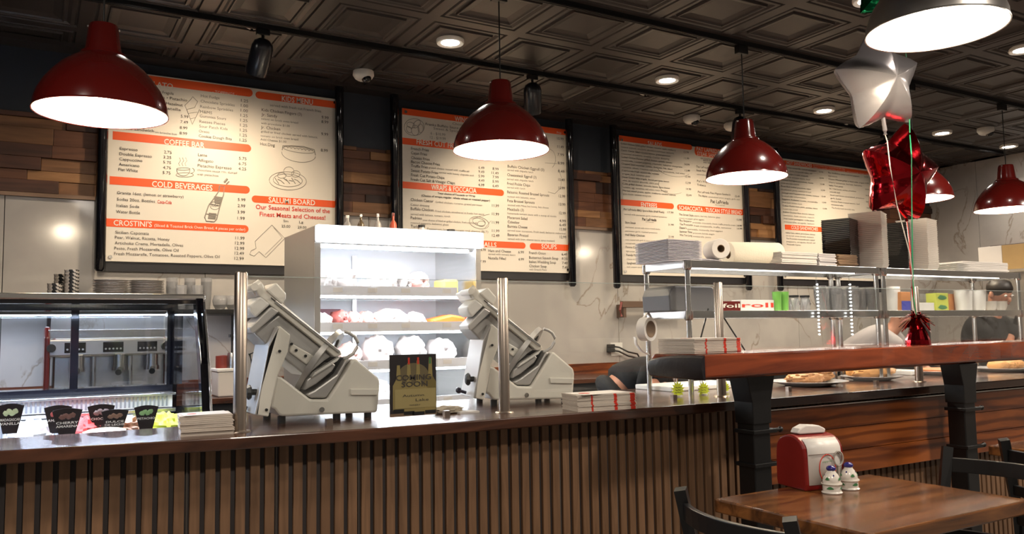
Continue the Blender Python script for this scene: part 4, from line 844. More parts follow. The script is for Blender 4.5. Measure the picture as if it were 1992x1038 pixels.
cup = tag(obj('paper_cup', MB().lathe([(.001, 0), (.028, 0), (.042, .115), (.044, .117), (.042, .119), (.040, .112), (.027, .004), (.001, .004)], n=22), mcup, smooth=True), 'x', 'paper cup')
for px, n, l, yy in ((107, 3, 'black and white printed paper cup in the low left stack on the shelf', 5.80), (119, 6, 'black and white printed paper cup in the middle stack on the shelf', 5.93), (139, 7, 'black and white printed paper cup in the tall right stack on the shelf', 5.82)):
    stack(cup, (P(px, 560, yy).x, yy, SH), n, .022, l, l.replace('paper cup', 'paper cups'), .001)
# plates
sau = tag(obj('saucer', MB().lathe([(.001, .002), (.05, 0), (.105, .016), (.107, .018), (.10, .018), (.05, .005), (.001, .005)], n=28), mat('greyish_ceramic', (.42, .39, .36), .3, var=.05), smooth=True), 'x', 'saucer')
for px, l in ((216, 'grey white plate in the left plate stack on the shelf behind the gelato case'), (285, 'grey white plate in the right plate stack on the shelf behind the gelato case')):
    stack(sau, (P(px, 560, 5.84).x, 5.84, SH), 17, .0108, l, l.replace('white plate', 'white plates'), .0015)
M_dglass = mat('drinking_glass', (.75, .75, .76), .05, trans=.75, var=.02)
gl = tag(obj('drinking_glass', MB().lathe([(.001, .004), (.026, 0), (.034, .10), (.036, .16), (.034, .16), (.032, .10), (.024, .008), (.001, .008)], n=20), M_dglass, smooth=True), 'x', 'glass')
for px, yy, n, l in ((334, 5.86, 3, 'clear glass in the left nested glass stack'), (352, 5.76, 1, 'single clear glass before the left glass stack'), (369, 5.86, 3, 'clear glass in the middle nested glass stack'), (384, 5.76, 1, 'single clear glass before the middle glass stack'), (401, 5.82, 3, 'clear glass in the right nested glass stack')):
    stack(gl, (P(px, 580, yy).x, yy, SH), n, .028, l, l.replace('clear glass', 'clear glasses'), .001)
wg = thing('round_glass', 'x', 'glass', (0, 0, 0))
obj('bowl', MB().lathe([(.001, .003), (.03, .003), (.045, .03), (.050, .06), (.040, .095), (.038, .095), (.046, .06), (.041, .032), (.001, .01)], n=22), M_dglass, wg, smooth=True)
for k, px in enumerate((428, 452, 474)):
    stack(wg, (P(px, 590, 5.78).x, 5.78, SH), 1, 0, ['round stemless glass left of the first glass post on the shelf', 'round stemless glass beside the first glass post', 'round stemless glass behind the first glass post'][k], 'round glasses on the shelf')
# espresso machine
EY = 5.45; ex0 = P(85, 700, EY).x; ex1 = P(345, 700, EY).x; EB = .865
t = thing('espresso_machine', 'silver and red espresso machine seen through the gelato case glass', 'espresso machine', ((ex0+ex1)/2, 5.7, EB))
obj('body', MB().box(ex0+.05, ex1-.05, EY+.14, EY+.5, EB+.06, EB+.43), M_steel, t, bevel=.01)
obj('front_panel', MB().box(ex0+.02, ex1-.02, EY, EY+.16, EB+.285, EB+.385), M_silver, t, bevel=.01)
obj('top_rail', MB().box(ex0+.02, ex1-.05, EY+.01, EY+.03, EB+.39, EB+.44), M_steel, t, bevel=.004)
obj('drip_tray', MB().box(ex0+.03, ex1-.03, EY-.08, EY+.14, EB+.03, EB+.085), M_steel, t, bevel=.006)
for x, nm in ((ex0, 'l'), (ex1-.03, 'r')):
    obj('red_side_panel', MB().prism([(EY-.03, EB+.03), (EY+.5, EB+.03), (EY+.5, EB+.44), (EY+.05, EB+.46), (EY-.03, EB+.40)], x, x+.03, 'x'), M_red, t, bevel=.01)
for u in (.22, .5, .76):
    x = ex0+(ex1-ex0)*u
    pn = obj('button_panel', MB().box(x-.055, x+.055, EY-.006, EY, EB+.305, EB+.365), M_blackg, t)
    for k in range(5): obj('button', MB().cyl((x-.04+k*.02, EY-.010, EB+.325), (x-.04+k*.02, EY-.006, EB+.325), .006, 8), M_led if False else M_silver, pn)
for u in (.05, .9):
    x = ex0+(ex1-ex0)*u; obj('steam_knob', MB().cyl((x, EY-.04, EB+.335), (x, EY, EB+.335), .024, 14), M_black, t, smooth=True)
for u in (.24, .55, .80):
    x = ex0+(ex1-ex0)*u
    gh = obj('group_head', MB().cyl((x, EY+.02, EB+.22), (x, EY+.02, EB+.29), .036, 18).cyl((x, EY+.02, EB+.195), (x, EY+.02, EB+.22), .042, 18), M_steel, t, smooth=True)
    obj('portafilter_handle', MB().cyl((x, EY-.02, EB+.205), (x-.02, EY-.17, EB+.19), .013, 12, r1=.017), M_black, gh, smooth=True)
for u in (.0, .36, .66, .99):
    x = ex0+.02+(ex1-ex0-.06)*u; obj('chrome_column', MB().box(x-.014, x+.014, EY+.02, EY+.06, EB+.08, EB+.29), M_steel, t, bevel=.01)
for sx in (ex0+.08, ex1-.08):
    for sy in (EY+.02, EY+.44): obj('foot', MB().cyl((sx, sy, EB), (sx, sy, EB+.06), .018, 10), M_black, t)
q = P(446, 700, 5.60)
t = thing('white_drawer_box', 'white plastic box on the back counter beside the gelato case end', 'box', (q.x, 5.6, .865))
obj('box', MB().box(q.x-.085, q.x+.07, 5.52, 5.74, .865, 1.025), mat('frosted_white', (.62, .58, .53), .4, var=.04), t, bevel=.01); obj('lid', MB().box(q.x-.09, q.x+.075, 5.515, 5.745, 1.025, 1.045), M_white, t, bevel=.004)
t = thing('pump_dispenser', 'chrome and red pump dispenser standing on the white box', 'dispenser', (q.x+.01, 5.62, 1.045))
obj('jar', MB().lathe([(.001, 0), (.05, 0), (.05, .08), (.001, .085)], (q.x-.03, 5.63, 1.045), 20), mat('dark_red_sauce', (.16, .03, .02), .3, var=.1), t, smooth=True)
obj('chrome_cup', MB().lathe([(.001, 0), (.034, 0), (.032, .07), (.026, .10), (.001, .10)], (q.x+.012, 5.58, 1.045), 20), M_steel, t, smooth=True)
obj('pump_rod', MB().cyl((q.x+.012, 5.58, 1.14), (q.x+.012, 5.58, 1.25), .006).cyl((q.x+.012, 5.58, 1.245), (q.x+.012, 5.58, 1.265), .022), M_black, t)
# black cables hanging behind the left slicer
pts = [Vector((P(486, 800, 3.04).x, 3.04, CT+.005)), P(488, 780, 3.04), P(492, 730, 3.04)] + [P(x, y, 3.04) for x, y in ((493, 725), (500, 700), (496, 684), (485, 688), (490, 705), (505, 712), (512, 690), (504, 680))]
pts[1].z = max(pts[1].z, CT+.03)
tag(obj('coiled_cable', MB().tube(pts, .005, 8), M_black, smooth=True), 'black coiled cable hanging behind the left slicer', 'cable')

# wall rail, cords, tape
q = P(1203, 592, 6.04)
t = thing('wall_rail', 'dark bronze bar bracket on the marble wall between the menu boards and the shelf', 'wall rail', (q.x+.3, 6.05, q.z))
obj('bar', MB().box(q.x, q.x+.75, 5.98, 6.02, q.z-.03, q.z+.03), mat('bronze_bar', (.16, .10, .07), .4, .6, var=.1), t, bevel=.004)
obj('bracket', MB().box(q.x+.02, q.x+.05, 5.99, 6.098, q.z-.12, q.z), mat('bronze_bar', (.1, .1, .1)), t)
obj('hanging_chain', MB().tube([Vector((q.x-.01, 5.98, q.z+.02)), Vector((q.x-.03, 5.98, q.z-.05)), Vector((q.x-.015, 5.98, q.z-.11))], .012, 6), M_salami, t)
q = P(1196, 679, 6.09)
tag(obj('wall_outlet', MB().box(q.x-.045, q.x+.09, 6.088, 6.098, q.z-.06, q.z+.06), M_white, bevel=.003), 'white wall outlet with two black plugs above the back counter', 'outlet')
t = thing('power_cord', 'two black power cords plugged into the marble wall outlet', 'cord', (q.x, 6.05, q.z))
for k in (0, 1):
    pts = [P(x, y+k*8, 6.05) for x, y in ((1190, 673), (1204, 675), (1222, 684), (1240, 688))] + [P(1246, 700+k*6, 6.05), P(1248, 720, 6.05)]
    obj('cable', MB().tube(pts, .008, 8), M_black, t, smooth=True)
    obj('plug', MB().box(pts[0].x-.03, pts[0].x+.025, 6.03, 6.088, pts[0].z-.018, pts[0].z+.018), M_black, t, bevel=.004)
q = P(1258, 640, 2.92)
t = thing('tape_roll', 'white roll of label tape hanging on the shelf post with its loose end curling down', 'tape roll', (q.x, 2.9, q.z))
Ty = Matrix.Rotation(math.pi/2, 3, 'X')
obj('roll', MB().lathe([(.038, -.022), (.054, -.022), (.054, .022), (.038, .022), (.038, -.022)], q, 26, 0, Matrix.Rotation(.3, 3, 'Z') @ Ty), M_paper, t, smooth=True)
obj('core', MB().lathe([(.036, -.023), (.0385, -.023), (.0385, .023), (.036, .023), (.036, -.023)], q, 26, 0, Matrix.Rotation(.3, 3, 'Z') @ Ty), M_kraft, t, smooth=True)
mb = MB(); pts = [P(x, y, 2.95) for x, y in ((1235, 655), (1238, 670), (1248, 682), (1262, 690))]; pts2 = [P(x, y, 2.95) for x, y in ((1250, 628), (1254, 615), (1260, 606), (1266, 603))]
for L in (pts, pts2):
    n = len(mb.v)
    for a in L: mb.v += [a+Vector((0, -.01, 0)), a+Vector((0, .012, 0))]
    for k in range(len(L)-1): mb.f.append([n+2*k, n+2*k+1, n+2*k+3, n+2*k+2]); mb.m.append(0)
o = obj('tape_end', mb, M_paper, t, smooth=True); m_ = o.modifiers.new('s', 'SOLIDIFY'); m_.thickness = .001

# ================================================================ STEEL PASS SHELVES
SZ = 1.548; SM = 1.328
def shelf_unit(x0, x1, label):
    t = thing('steel_shelf', label, 'shelf', ((x0+x1)/2, 2.83, CT), 'stainless steel shelves above the counter')
    for z, nm in ((SZ, 'top_shelf'), (SM, 'lower_shelf')):
        obj(nm, MB().box(x0, x1, 2.68, 2.98, z-.004, z).box(x0, x1, 2.677, 2.683, z-.032, z).box(x0, x1, 2.977, 2.983, z-.032, z).box(x0-.003, x0+.003, 2.68, 2.98, z-.032, z).box(x1-.003, x1+.003, 2.68, 2.98, z-.032, z), M_steel, t, bevel=.001)
        for x in (x0+.012, x1-.012):
            for y in (2.692, 2.968): obj('corner_collar', MB().lathe([(.001, z+.001-.0), (.020, z), (.020, z-.034), (.015, z-.042), (.001, z-.042)], (x, y, 0), 14), M_steel, t, smooth=True)
    for x in (x0+.012, x1-.012):
        for y in (2.692, 2.968): obj('post', MB().cyl((x, y, CT), (x, y, SZ-.004), .012, 14), M_steel, t, smooth=True)
    return t
M_ledw = mat('soft_light_bar', (1, 1, 1), .5, emit=(1, .95, .85), estr=3)
def under(t, x0, x1):
    for z, p_ in ((SZ-.034, 1.3), (SM-.034, 4.5)):  # lower tier bars and lights are added to brighten the food beneath
        light('shelf_light', 'AREA', ((x0+x1)/2, 2.76, z), p_, (1, .93, .82), t, shape='RECTANGLE', size=(x1-x0)*.85, size_y=.03)
    obj('light_bar', MB().box(x0+.1, x1-.1, 2.75, 2.77, SZ-.03, SZ-.022), M_ledw, t); obj('light_bar', MB().box(x0+.1, x1-.1, 2.75, 2.77, SM-.03, SM-.022), M_ledw, t)
sa = shelf_unit(2.455, 3.765, 'left stainless steel two tier shelf on the counter, left end with the tray stack')
sb = shelf_unit(3.80, 5.09, 'right stainless steel two tier shelf on the counter behind the balloon weight')
under(sa, 2.455, 3.765); under(sb, 3.80, 5.09)
def sx(px, Y=2.83, py=500): return P(px, py, Y).x
def bx(name, px0, px1, Y, z, h, d, M, label, cat, bev=.003):
    a, c = sx(px0, Y), sx(px1, Y)
    return tag(obj(name, MB().box(a, c, Y, Y+d, z, z+h), M, bevel=bev), label, cat)
def rename_unused(): pass
def hpx(p0, p1, px, Y): return P(px, p0, Y).z-P(px, p1, Y).z
# white tray stack on the left end
M_tray = mat('lavender_white_tray', (.66, .64, .70), .4, var=.03)
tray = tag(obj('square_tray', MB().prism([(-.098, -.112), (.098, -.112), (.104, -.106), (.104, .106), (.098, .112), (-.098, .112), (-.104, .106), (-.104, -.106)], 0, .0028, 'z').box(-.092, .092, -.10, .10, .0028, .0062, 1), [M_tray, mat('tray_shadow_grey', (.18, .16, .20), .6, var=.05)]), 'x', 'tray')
stack(tray, (2.488, 2.835, SZ), 15, .0064, 'white square tray at the left end of the steel shelf top', 'stack of square white trays', .0006)
tray2 = dup(tray, (2.665, 2.86, SZ), .1, 'white square tray under the small paper roll, lowest of three', scale=(.75, .9, 1), group='low stack of three trays'); 
for k in (1, 2): dup(tray2, (2.665, 2.86, SZ+k*.0064), .1, 'white square tray under the small paper roll', group='low stack of three trays')
# paper rolls
def roll(name, c, ax, r, L, M, label, core=.018):
    q = ax.normalized().to_track_quat('Z', 'Y').to_matrix(); t = thing(name, label, 'paper roll', c)
    obj('paper', MB().lathe([(core, -L/2), (r-.003, -L/2), (r, -L/2+.004), (r, L/2-.004), (r-.003, L/2), (core, L/2), (core, -L/2)], c, 40, 0, q), M, t, smooth=True)
    obj('core_tube', MB().lathe([(core-.002, -L/2-.001), (core+.0002, -L/2-.001), (core+.0002, L/2+.001), (core-.002, L/2+.001), (core-.002, -L/2-.001)], c, 24, 0, q), M_kraft, t, smooth=True)
    return t
q = P(1393, 478, 2.80); roll('paper_roll', Vector((q.x, 2.80, SZ+.0192+.048)), Vector((.35, 1, 0)), .047, .10, M_paper, 'small white paper roll seen end on beside the tray stack')
q = P(1462, 473, 2.86); roll('paper_towel_roll', Vector((q.x+.015, 2.865, SZ+.0605)), Vector((1, -.22, 0)), .060, .285, M_paper2, 'large white paper towel roll lying on the steel shelf', .022)
# folded cloths and bags
def folded(name, px0, px1, Y, d, n, pitch, M, label, z=SZ, skew=0, seed=1):
    R = random.Random(seed); a, c = sx(px0, Y), sx(px1, Y); w_ = c-a
    mb = MB(); N = 10
    prof = [(-w_/2, 0), (w_/2-.004, 0), (w_/2, pitch*.45), (w_/2-.004, pitch*.9), (-w_/2, pitch*.9), (-w_/2+.002, pitch*.45)]
    mb.prism(prof, 0, d, 'y'); pr = tag(obj(name, mb, M, bevel=.0012), 'x', 'folded paper'); pr['category'] = 'paper bag' if 'bag' in name else 'folded cloth'
    for k in range(n):
        loc = ((a+c)/2+R.uniform(-.004, .004)+skew*k, Y+R.uniform(-.004, .004), z+k*pitch)
        lb = label+(', topmost' if k == n-1 else ', lowest' if k == 0 else ', lower')
        if k == 0: pr.location = loc; pr['label'] = lb; pr['group'] = label+' pile'
        else: dup(pr, loc, R.uniform(-.02, .02), lb, group=label+' pile')
folded('folded_bag', 1520, 1590, 2.74, .20, 9, .0075, M_paper, 'white folded paper bag between the towel roll and the takeout boxes', seed=3)
folded('folded_bag', 1593, 1627, 2.74, .18, 8, .0085, mat('grey_white_paper', (.55, .53, .54), .7, var=.04), 'small white folded bag left of the kraft bags', seed=4)
folded('folded_bag', 1630, 1668, 2.74, .18, 9, .0075, M_kraft, 'brown kraft bag in the pile before the black containers', seed=5)
folded('folded_bag', 1874, 1960, 2.72, .20, 7, .0090, M_paper, 'white folded bag at the right end of the steel shelf', seed=6)
# takeout containers, nested
def cont(name, w_, d, M):
    h = .035; t_ = .0015
    mb = MB().prism([(-w_/2, -d/2), (w_/2, -d/2), (w_/2, d/2), (-w_/2, d/2)], h-.003, h, 'z')
    a, c = w_*.42, d*.42
    mb.add([(-a, -c, 0), (a, -c, 0), (a, c, 0), (-a, c, 0), (-w_*.49, -d*.49, h-.003), (w_*.49, -d*.49, h-.003), (w_*.49, d*.49, h-.003), (-w_*.49, d*.49, h-.003)], [(3, 2, 1, 0), (0, 1, 5, 4), (1, 2, 6, 5), (2, 3, 7, 6), (3, 0, 4, 7)])
    return tag(obj(name, mb, M, bevel=.002), 'x', 'takeout container')
cb_ = cont('black_container', .15, .15, M_blackg); cc_ = cont('clear_container', .17, .17, M_clear)
stack(cb_, (sx(1624, 2.93), 2.89, SZ), 25, .0098, 'black plastic takeout container left of the clear stack', 'left stack of black containers', .0006, .35, .01)
stack(cc_, (sx(1688, 2.86), 2.85, SZ), 27, .0106, 'clear plastic container in the tall middle stack', 'tall stack of clear containers', .0006, .45, .01)
stack(cb_, (sx(1742, 2.90), 2.89, SZ), 25, .0100, 'black plastic takeout container between the two clear stacks', 'right stack of black containers', .0006, .4, .01)
stack(cc_, (sx(1786, 2.84), 2.84, SZ), 26, .0104, 'whitish clear container in the stack behind the balloon ribbons', 'right stack of clear containers', .0006, .25, .01)
pl = tag(obj('square_plate', MB().prism([(-.085, -.085), (.085, -.085), (.085, .085), (-.085, .085)], 0, .003, 'z').box(-.06, .06, -.06, .06, .003, .0055), M_white, bevel=.001), 'x', 'plate')
stack(pl, (sx(1846, 2.80), 2.80, SZ), 9, .0056, 'white square plate right of the clear containers', 'stack of white plates on the shelf', .0006, .1)
# lower shelf goods
t = thing('grey_bread_bin', 'dark grey rounded plastic bin on the lower steel shelf at its left end', 'bin', (sx(1325), 2.85, SM))
a, c = sx(1284, 2.82), sx(1370, 2.82)
obj('bin', MB().prism([(a, SM), (c, SM), (c+.004, SM+.07), (c-.002, SM+.10), (c-.02, SM+.113), (a+.03, SM+.113), (a+.01, SM+.10), (a-.004, SM+.07)], 2.76, 2.95), mat('charcoal_plastic', (.10, .10, .11), .5, var=.05), t, bevel=.006)
def card(name, px0, px1, Y, h, d, M, label, text=None, TM=None, z=SM, th=.4):
    a, c = sx(px0, Y), sx(px1, Y); t = thing(name, label, 'box', ((a+c)/2, Y+d/2, z))
    obj('carton', MB().box(a, c, Y, Y+d, z, z+h), M, t, bevel=.0015)
    if text:
        m = MB(); put_text(m, text, (a+.005, Y-.001, z+h*.35), (c-.005, Y-.001, z+h*.35), UP, h*th, 0, True); obj('lettering', m, TM, t)
    return t
card('foil_box', 1400, 1437, 2.74, .045, .06, M_red, 'red and white foil box with white lettering behind the third glass post', 'foil', M_txtw)
card('wrap_box', 1438, 1502, 2.80, .055, .06, M_white, 'long white and red film box on the lower steel shelf', 'roll', M_txtr)
for px, l in ((1508, 'left'), (1522, 'right')):
    x = sx(px, 2.80); tag(obj('green_cup', MB().lathe([(.001, 0), (.018, 0), (.021, .07), (.023, .095), (.019, .095), (.001, .01)], (x, 2.80, SM), 18), mat('lime_green_plastic', (.16, .42, .07), .35, var=.05), smooth=True), 'green cup on the lower steel shelf, the %s one of two' % l, 'cup')
for px, l in ((1541, 'left glass jug with dark lid beside the green cups'), (1562, 'right glass jug with dark lid beside the green cups')):
    x = sx(px, 2.82); t = thing('glass_jug', l, 'jug', (x, 2.82, SM))
    obj('body', MB().lathe([(.001, 0), (.024, 0), (.026, .05), (.020, .065), (.022, .07), (.019, .07), (.001, .004)], (x, 2.82, SM), 18), M_dglass, t, smooth=True)
    obj('handle', MB().tube([Vector((x+.024, 2.82, SM+.05)), Vector((x+.042, 2.82, SM+.04)), Vector((x+.026, 2.82, SM+.012))], .003, 6), M_dglass, t, smooth=True)
    obj('lid', MB().cyl((x, 2.82, SM+.07), (x, 2.82, SM+.08), .024, 16), M_black, t)
cu = tag(obj('plastic_cup', MB().lathe([(.001, 0), (.022, 0), (.031, .085), (.033, .087), (.030, .087), (.021, .003), (.001, .003)], n=18), M_dglass, smooth=True), 'x', 'plastic cup')
for i, px in enumerate((1592, 1606, 1622, 1640, 1656, 1674, 1692)):
    stack(cu, (sx(px, 2.78+.04*(i % 2)), 2.78+.045*(i % 2), SM), 4, .013, 'clear plastic cup in nested stack %s on the lower steel shelf' % ['farthest left', 'second from the left', 'third from the left', 'in the middle', 'third from the right', 'second from the right', 'beside the shelf posts'][i], 'clear cups '+str(px), .001)
cw = tag(obj('white_tub', MB().lathe([(.001, 0), (.035, 0), (.042, .12), (.044, .122), (.040, .122), (.001, .12)], n=22), M_white, smooth=True), 'x', 'tub')
stack(cw, (sx(1648, 2.90), 2.91, SM), 2, .015, 'white plastic tub at the back of the lower steel shelf', 'white tubs left shelf', .001)
stack(cw, (sx(1735, 2.85), 2.86, SM), 2, .015, 'white plastic tub left of the orange and blue box', 'white tubs right shelf', .001)
t = card('tea_box', 1749, 1773, 2.80, .105, .07, mat('orange_card', (.55, .22, .07), .5, var=.1), 'orange and blue box on the right steel shelf'); a, c = sx(1749, 2.80), sx(1773, 2.80)
obj('blue_panel', MB().box(a, c, 2.799, 2.80, SM, SM+.055), mat('blue_print', (.03, .04, .35), .5, var=.1), t)
card('film_box', 1778, 1812, 2.78, .045, .06, M_white, 'white and red film box behind the balloon weight ribbons')
card('small_grey_box', 1786, 1812, 2.88, .10, .06, mat('grey_card', (.30, .28, .25), .6, var=.1), 'grey printed box standing behind the film box')
t = card('yellow_green_box', 1816, 1840, 2.78, .10, .06, mat('yellow_green_card', (.55, .60, .08), .5, var=.1), 'yellow green printed box on the right steel shelf'); a, c = sx(1816, 2.78), sx(1840, 2.78)
for zz in (.02, .075): obj('leaf_print', MB().blob(((a+c)/2, 2.779, SM+zz), ((c-a)*.35, .001, .012), 3, .3, 12, 8), M_green, t)
card('brown_box', 1842, 1856, 2.84, .10, .06, mat('orange_card', (.5, .2, .07)), 'orange brown box right of the yellow green box')
for i, px in enumerate((1866, 1882, 1898)): stack(cw, (sx(px, 2.80), 2.80+.03*(i % 2), SM), 1, .01, 'white cup shaped tub, %s of three right of the cartons' % ['leftmost', 'middle', 'rightmost'][i], 'three white tubs')
bo = tag(obj('white_bowl', MB().lathe([(.001, 0), (.022, 0), (.034, .028), (.036, .030), (.033, .030), (.021, .004), (.001, .004)], n=20), M_ceram, smooth=True), 'x', 'bowl')
for i, px in enumerate((1922, 1942)): stack(bo, (sx(px, 2.80), 2.80, SM), 4, .009, 'small white bowl in the %s bowl stack' % ['left', 'right'][i], 'small bowls %d' % px, .0005)
# glowing dots added to imitate LED glints in the serving side glass
for px, l in ((1592, 'left'), (1656, 'right')):
    x = sx(px, 2.66, 600); t = thing('led_strip', 'vertical row of glowing dots imitating led glints before the steel shelf, %s one' % l, 'glint dots', (x, 2.66, 1.1))
    z1 = P(px, 553, 2.66).z; z0 = P(px, 650, 2.66).z
    obj('strip', MB().box(x-.004, x+.004, 2.662, 2.666, z0, 1.516), M_gt, t)
    mb = MB()
    for k in range(15): mb.sphere((x, 2.660, z1+(z0-z1)*k/14), .0042, 8, 6)
    obj('glint_dots', mb, mat('dot_glow', (1, 1, 1), .5, emit=(.95, 1, 1), estr=6), t, smooth=True)
# struts with black cables under the shelf
for L in (((1378, 600), (1352, 700)), ((1400, 605), (1455, 690)), ):
    pts = [P(x, y, 2.70) for x, y in L]
    tag(obj('shelf_cable', MB().tube(pts, .0035, 8), M_black), 'thin black cable slanting %s under the steel shelf' % ('left' if L[0][0] < 1390 else 'right'), 'cable')

# ================================================================ FOOD ON THE COUNTER
M_plate = mat('white_plate_glaze', (.62, .60, .60), .2, var=.03, coat=.4)
def platter(px, py, r, label, name='serving_plate', z=CT, Y=2.74):
    c = P(px, py, Y); t = thing(name, label, 'plate', (c.x, Y, z))
    obj('plate', MB().lathe([(.001, .003), (r*.5, .003), (r*.55, 0), (r*.62, .004), (r*.98, .020), (r, .022), (r*.97, .023), (r*.6, .008), (.001, .008)], (c.x, Y, z), 40), M_plate, t, smooth=True); return Vector((c.x, Y, z+.012))
c = platter(1572, 748, .185, 'white plate carrying the stuffed flat bread left of the baguette', Y=2.72)
mb = MB(); T = Matrix.Rotation(.12, 3, 'Z')
mb.blob(c+Vector((-.06, -.03, .025)), (.115, .055, .03), 4, .18, 34, 16, 0, 4); mb.blob(c+Vector((.075, .02, .033)), (.115, .06, .036), 7, .18, 34, 16, 0, 4)
tag(obj('stromboli', mb, M_crust, smooth=True), 'browned folded stromboli bread on the white plate', 'bread')
c = platter(1696, 738, .155, 'white plate carrying the golden baguette loaves', Y=2.76)
tag(obj('bread_loaf', MB().blob(c+Vector((-.0, -.02, .030)), (.155, .05, .034), 11, .10, 34, 16, 0, 3), M_bread, smooth=True), 'front golden long bread loaf on the middle plate', 'bread')
tag(obj('bread_loaf', MB().blob(c+Vector((.02, .07, .036)), (.12, .045, .038), 12, .10, 34, 16, 0, 3), M_bread, smooth=True), 'rear golden bread loaf on the middle plate', 'bread')
c = platter(1830, 718, .15, 'white plate with an orange pie behind the second bar post', Y=2.80)
tag(obj('savory_pie', MB().lathe([(.001, .022), (.10, .024), (.115, .018), (.11, 0), (.001, 0)], c, 32), mat('pie_orange', (.48, .15, .04), .5, var=.3, vscale=20, bump=.4), smooth=True), 'orange brown round pie behind the second bar post', 'pie')
c = platter(1955, 712, .19, 'white plate carrying pale rolls at the right picture edge', Y=2.74)
for k in range(6):
    tag(obj('bread_roll', MB().blob(c+Vector((-.125+.05*k, -.02+.01*(k % 2), .026)), (.027, .055, .028), 20+k, .1, 22, 14, 0, 3), M_bread, smooth=True), 'golden bread roll, %s in the row on the right plate' % ['first', 'second', 'third', 'fourth', 'fifth', 'last'][k], 'bread roll', 'bread rolls on the right plate')
# yellow starburst tags
def burst(px, py, Y, rpx, label, flat=False, clip=True):
    c = P(px, py, Y); k = (c-EYE).dot(_f)/FPX; r = rpx*k
    t = thing('price_tag', label, 'price tag', (c.x, Y, c.z), 'yellow starburst price tags')
    pts = []
    for i in range(28):
        a = math.pi*2*i/28; q = r*(1.08 if i % 2 else .70); pts.append((c.x+q*math.cos(a), c.z+q*math.sin(a)))
    obj('starburst', MB().prism(pts, Y, Y+.001), M_yellow, t)
    m = MB()
    for i in range(3): m.tube([Vector((c.x-r*.45+r*.9*u/6, Y-.001, c.z+r*(.3-.3*i)+r*.07*math.sin(u*2+i))) for u in range(7)], .0008, 4)
    obj('handwriting', m, M_txt, t)
    if clip:
        obj('clip_stem', MB().tube([Vector((c.x+.004, Y+.004, CT+.004)), Vector((c.x-.004, Y+.004, c.z+r*1.3)), Vector((c.x-.010, Y+.004, c.z+r*1.9)), Vector((c.x-.016, Y+.004, c.z+r*1.3)), Vector((c.x-.012, Y+.004, c.z+r*.4))], .0025, 8), M_white, t, smooth=True)
        obj('clip_base', MB().cyl((c.x+.004, Y+.006, CT), (c.x+.004, Y+.006, CT+.006), .018, 14), M_white, t)
burst(1319, 758, 2.62, 16, 'yellow starburst price tag under the bar end, leftmost'); burst(1369, 758, 2.62, 15, 'yellow starburst price tag under the bar, between the shelf post and glass post'); burst(1410, 754, 2.66, 13, 'yellow starburst price tag just right of the third glass post')
burst(1568, 734, 2.66, 9, 'small yellow starburst tag stuck left in the stromboli', clip=False); burst(1583, 732, 2.665, 11, 'yellow starburst tag in the middle of the stromboli', clip=False); burst(1612, 729, 2.74, 8, 'small yellow starburst tag at the back of the stromboli', clip=False)
tag(obj('cutting_board', MB().box(sx(1290, 2.9, 760), sx(1440, 2.9, 760), 2.84, 3.10, CT, CT+.022), M_white, bevel=.004), 'white cutting board on the counter under the steel shelf', 'cutting board')
tag(obj('white_tray', MB().box(sx(1745, 2.95, 730), sx(1790, 2.9, 730), 2.86, 3.05, CT, CT+.025), M_white, bevel=.004), 'white tray right of the baguette plate', 'tray')

# ================================================================ MENUS AND COMING SOON SIGN
def flyers(c, w_, d, n, pitch, label, rot, z, seed=1, red=True):
    R = random.Random(seed)
    mb = MB().box(-w_/2, w_/2, -d/2, d/2, 0, pitch*.42).box(-w_/2, w_/2-.002, -d/2, d/2, pitch*.46, pitch*.85)
    pr = thing('menu_flyer', 'x', 'menu flyer', (0, 0, 0)); obj('folded_sheet', mb, mat('flyer_paper', (.60, .53, .46), .6, var=.08, vscale=20), pr)
    if red: obj('red_edge_print', MB().box(w_*.12, w_*.17, -d/2-.0004, -d/2+.004, 0, pitch*.86).box(w_*.40, w_*.48, -d/2-.0004, -d/2+.004, 0, pitch*.86).box(-w_*.27, -w_*.24, -d/2-.0004, -d/2+.004, 0, pitch*.86), M_txtr, pr)
    for k in range(n):
        loc = (c[0]+R.uniform(-.0025, .0025)-.0002*k, c[1]+R.uniform(-.0025, .0025), z+k*pitch); lb = label+(', topmost' if k == n-1 else ', lowest' if k == 0 else ', lower')
        if k == 0: pr.location = loc; pr.rotation_euler = (0, 0, rot); pr['label'] = lb; pr['group'] = label+' stack'
        else: dup(pr, loc, rot+R.uniform(-.012, .012), lb, group=label+' stack')
    t = thing('menu_cover', label+' cover sheet lying on top', 'menu flyer', (c[0], c[1], z+n*pitch))
    o = obj('sheet', MB().box(c[0]-w_/2+.004, c[0]+w_/2-.012, c[1]-d/2+.003, c[1]+d/2, z+n*pitch, z+n*pitch+.0006), M_paper, t)
    obj('red_logo', MB().cyl((c[0]-w_*.28, c[1], z+n*pitch+.0006), (c[0]-w_*.28, c[1], z+n*pitch+.0009), w_*.09, 20), M_txtr, t)
flyers((1.772, 2.415), .232, .13, 11, .0052, 'takeout menu flyer right of the second glass post', -.16, CT, 4)
flyers((.452, 2.555), .145, .11, 11, .0052, 'takeout menu flyer by the gelato case', -.10, CT, 5, False)
q = (2.335, 2.16)
flyers((2.095, 2.235), .225, .19, 9, .0058, 'takeout menu flyer on the raised bar', .0, 1.1635, 6)
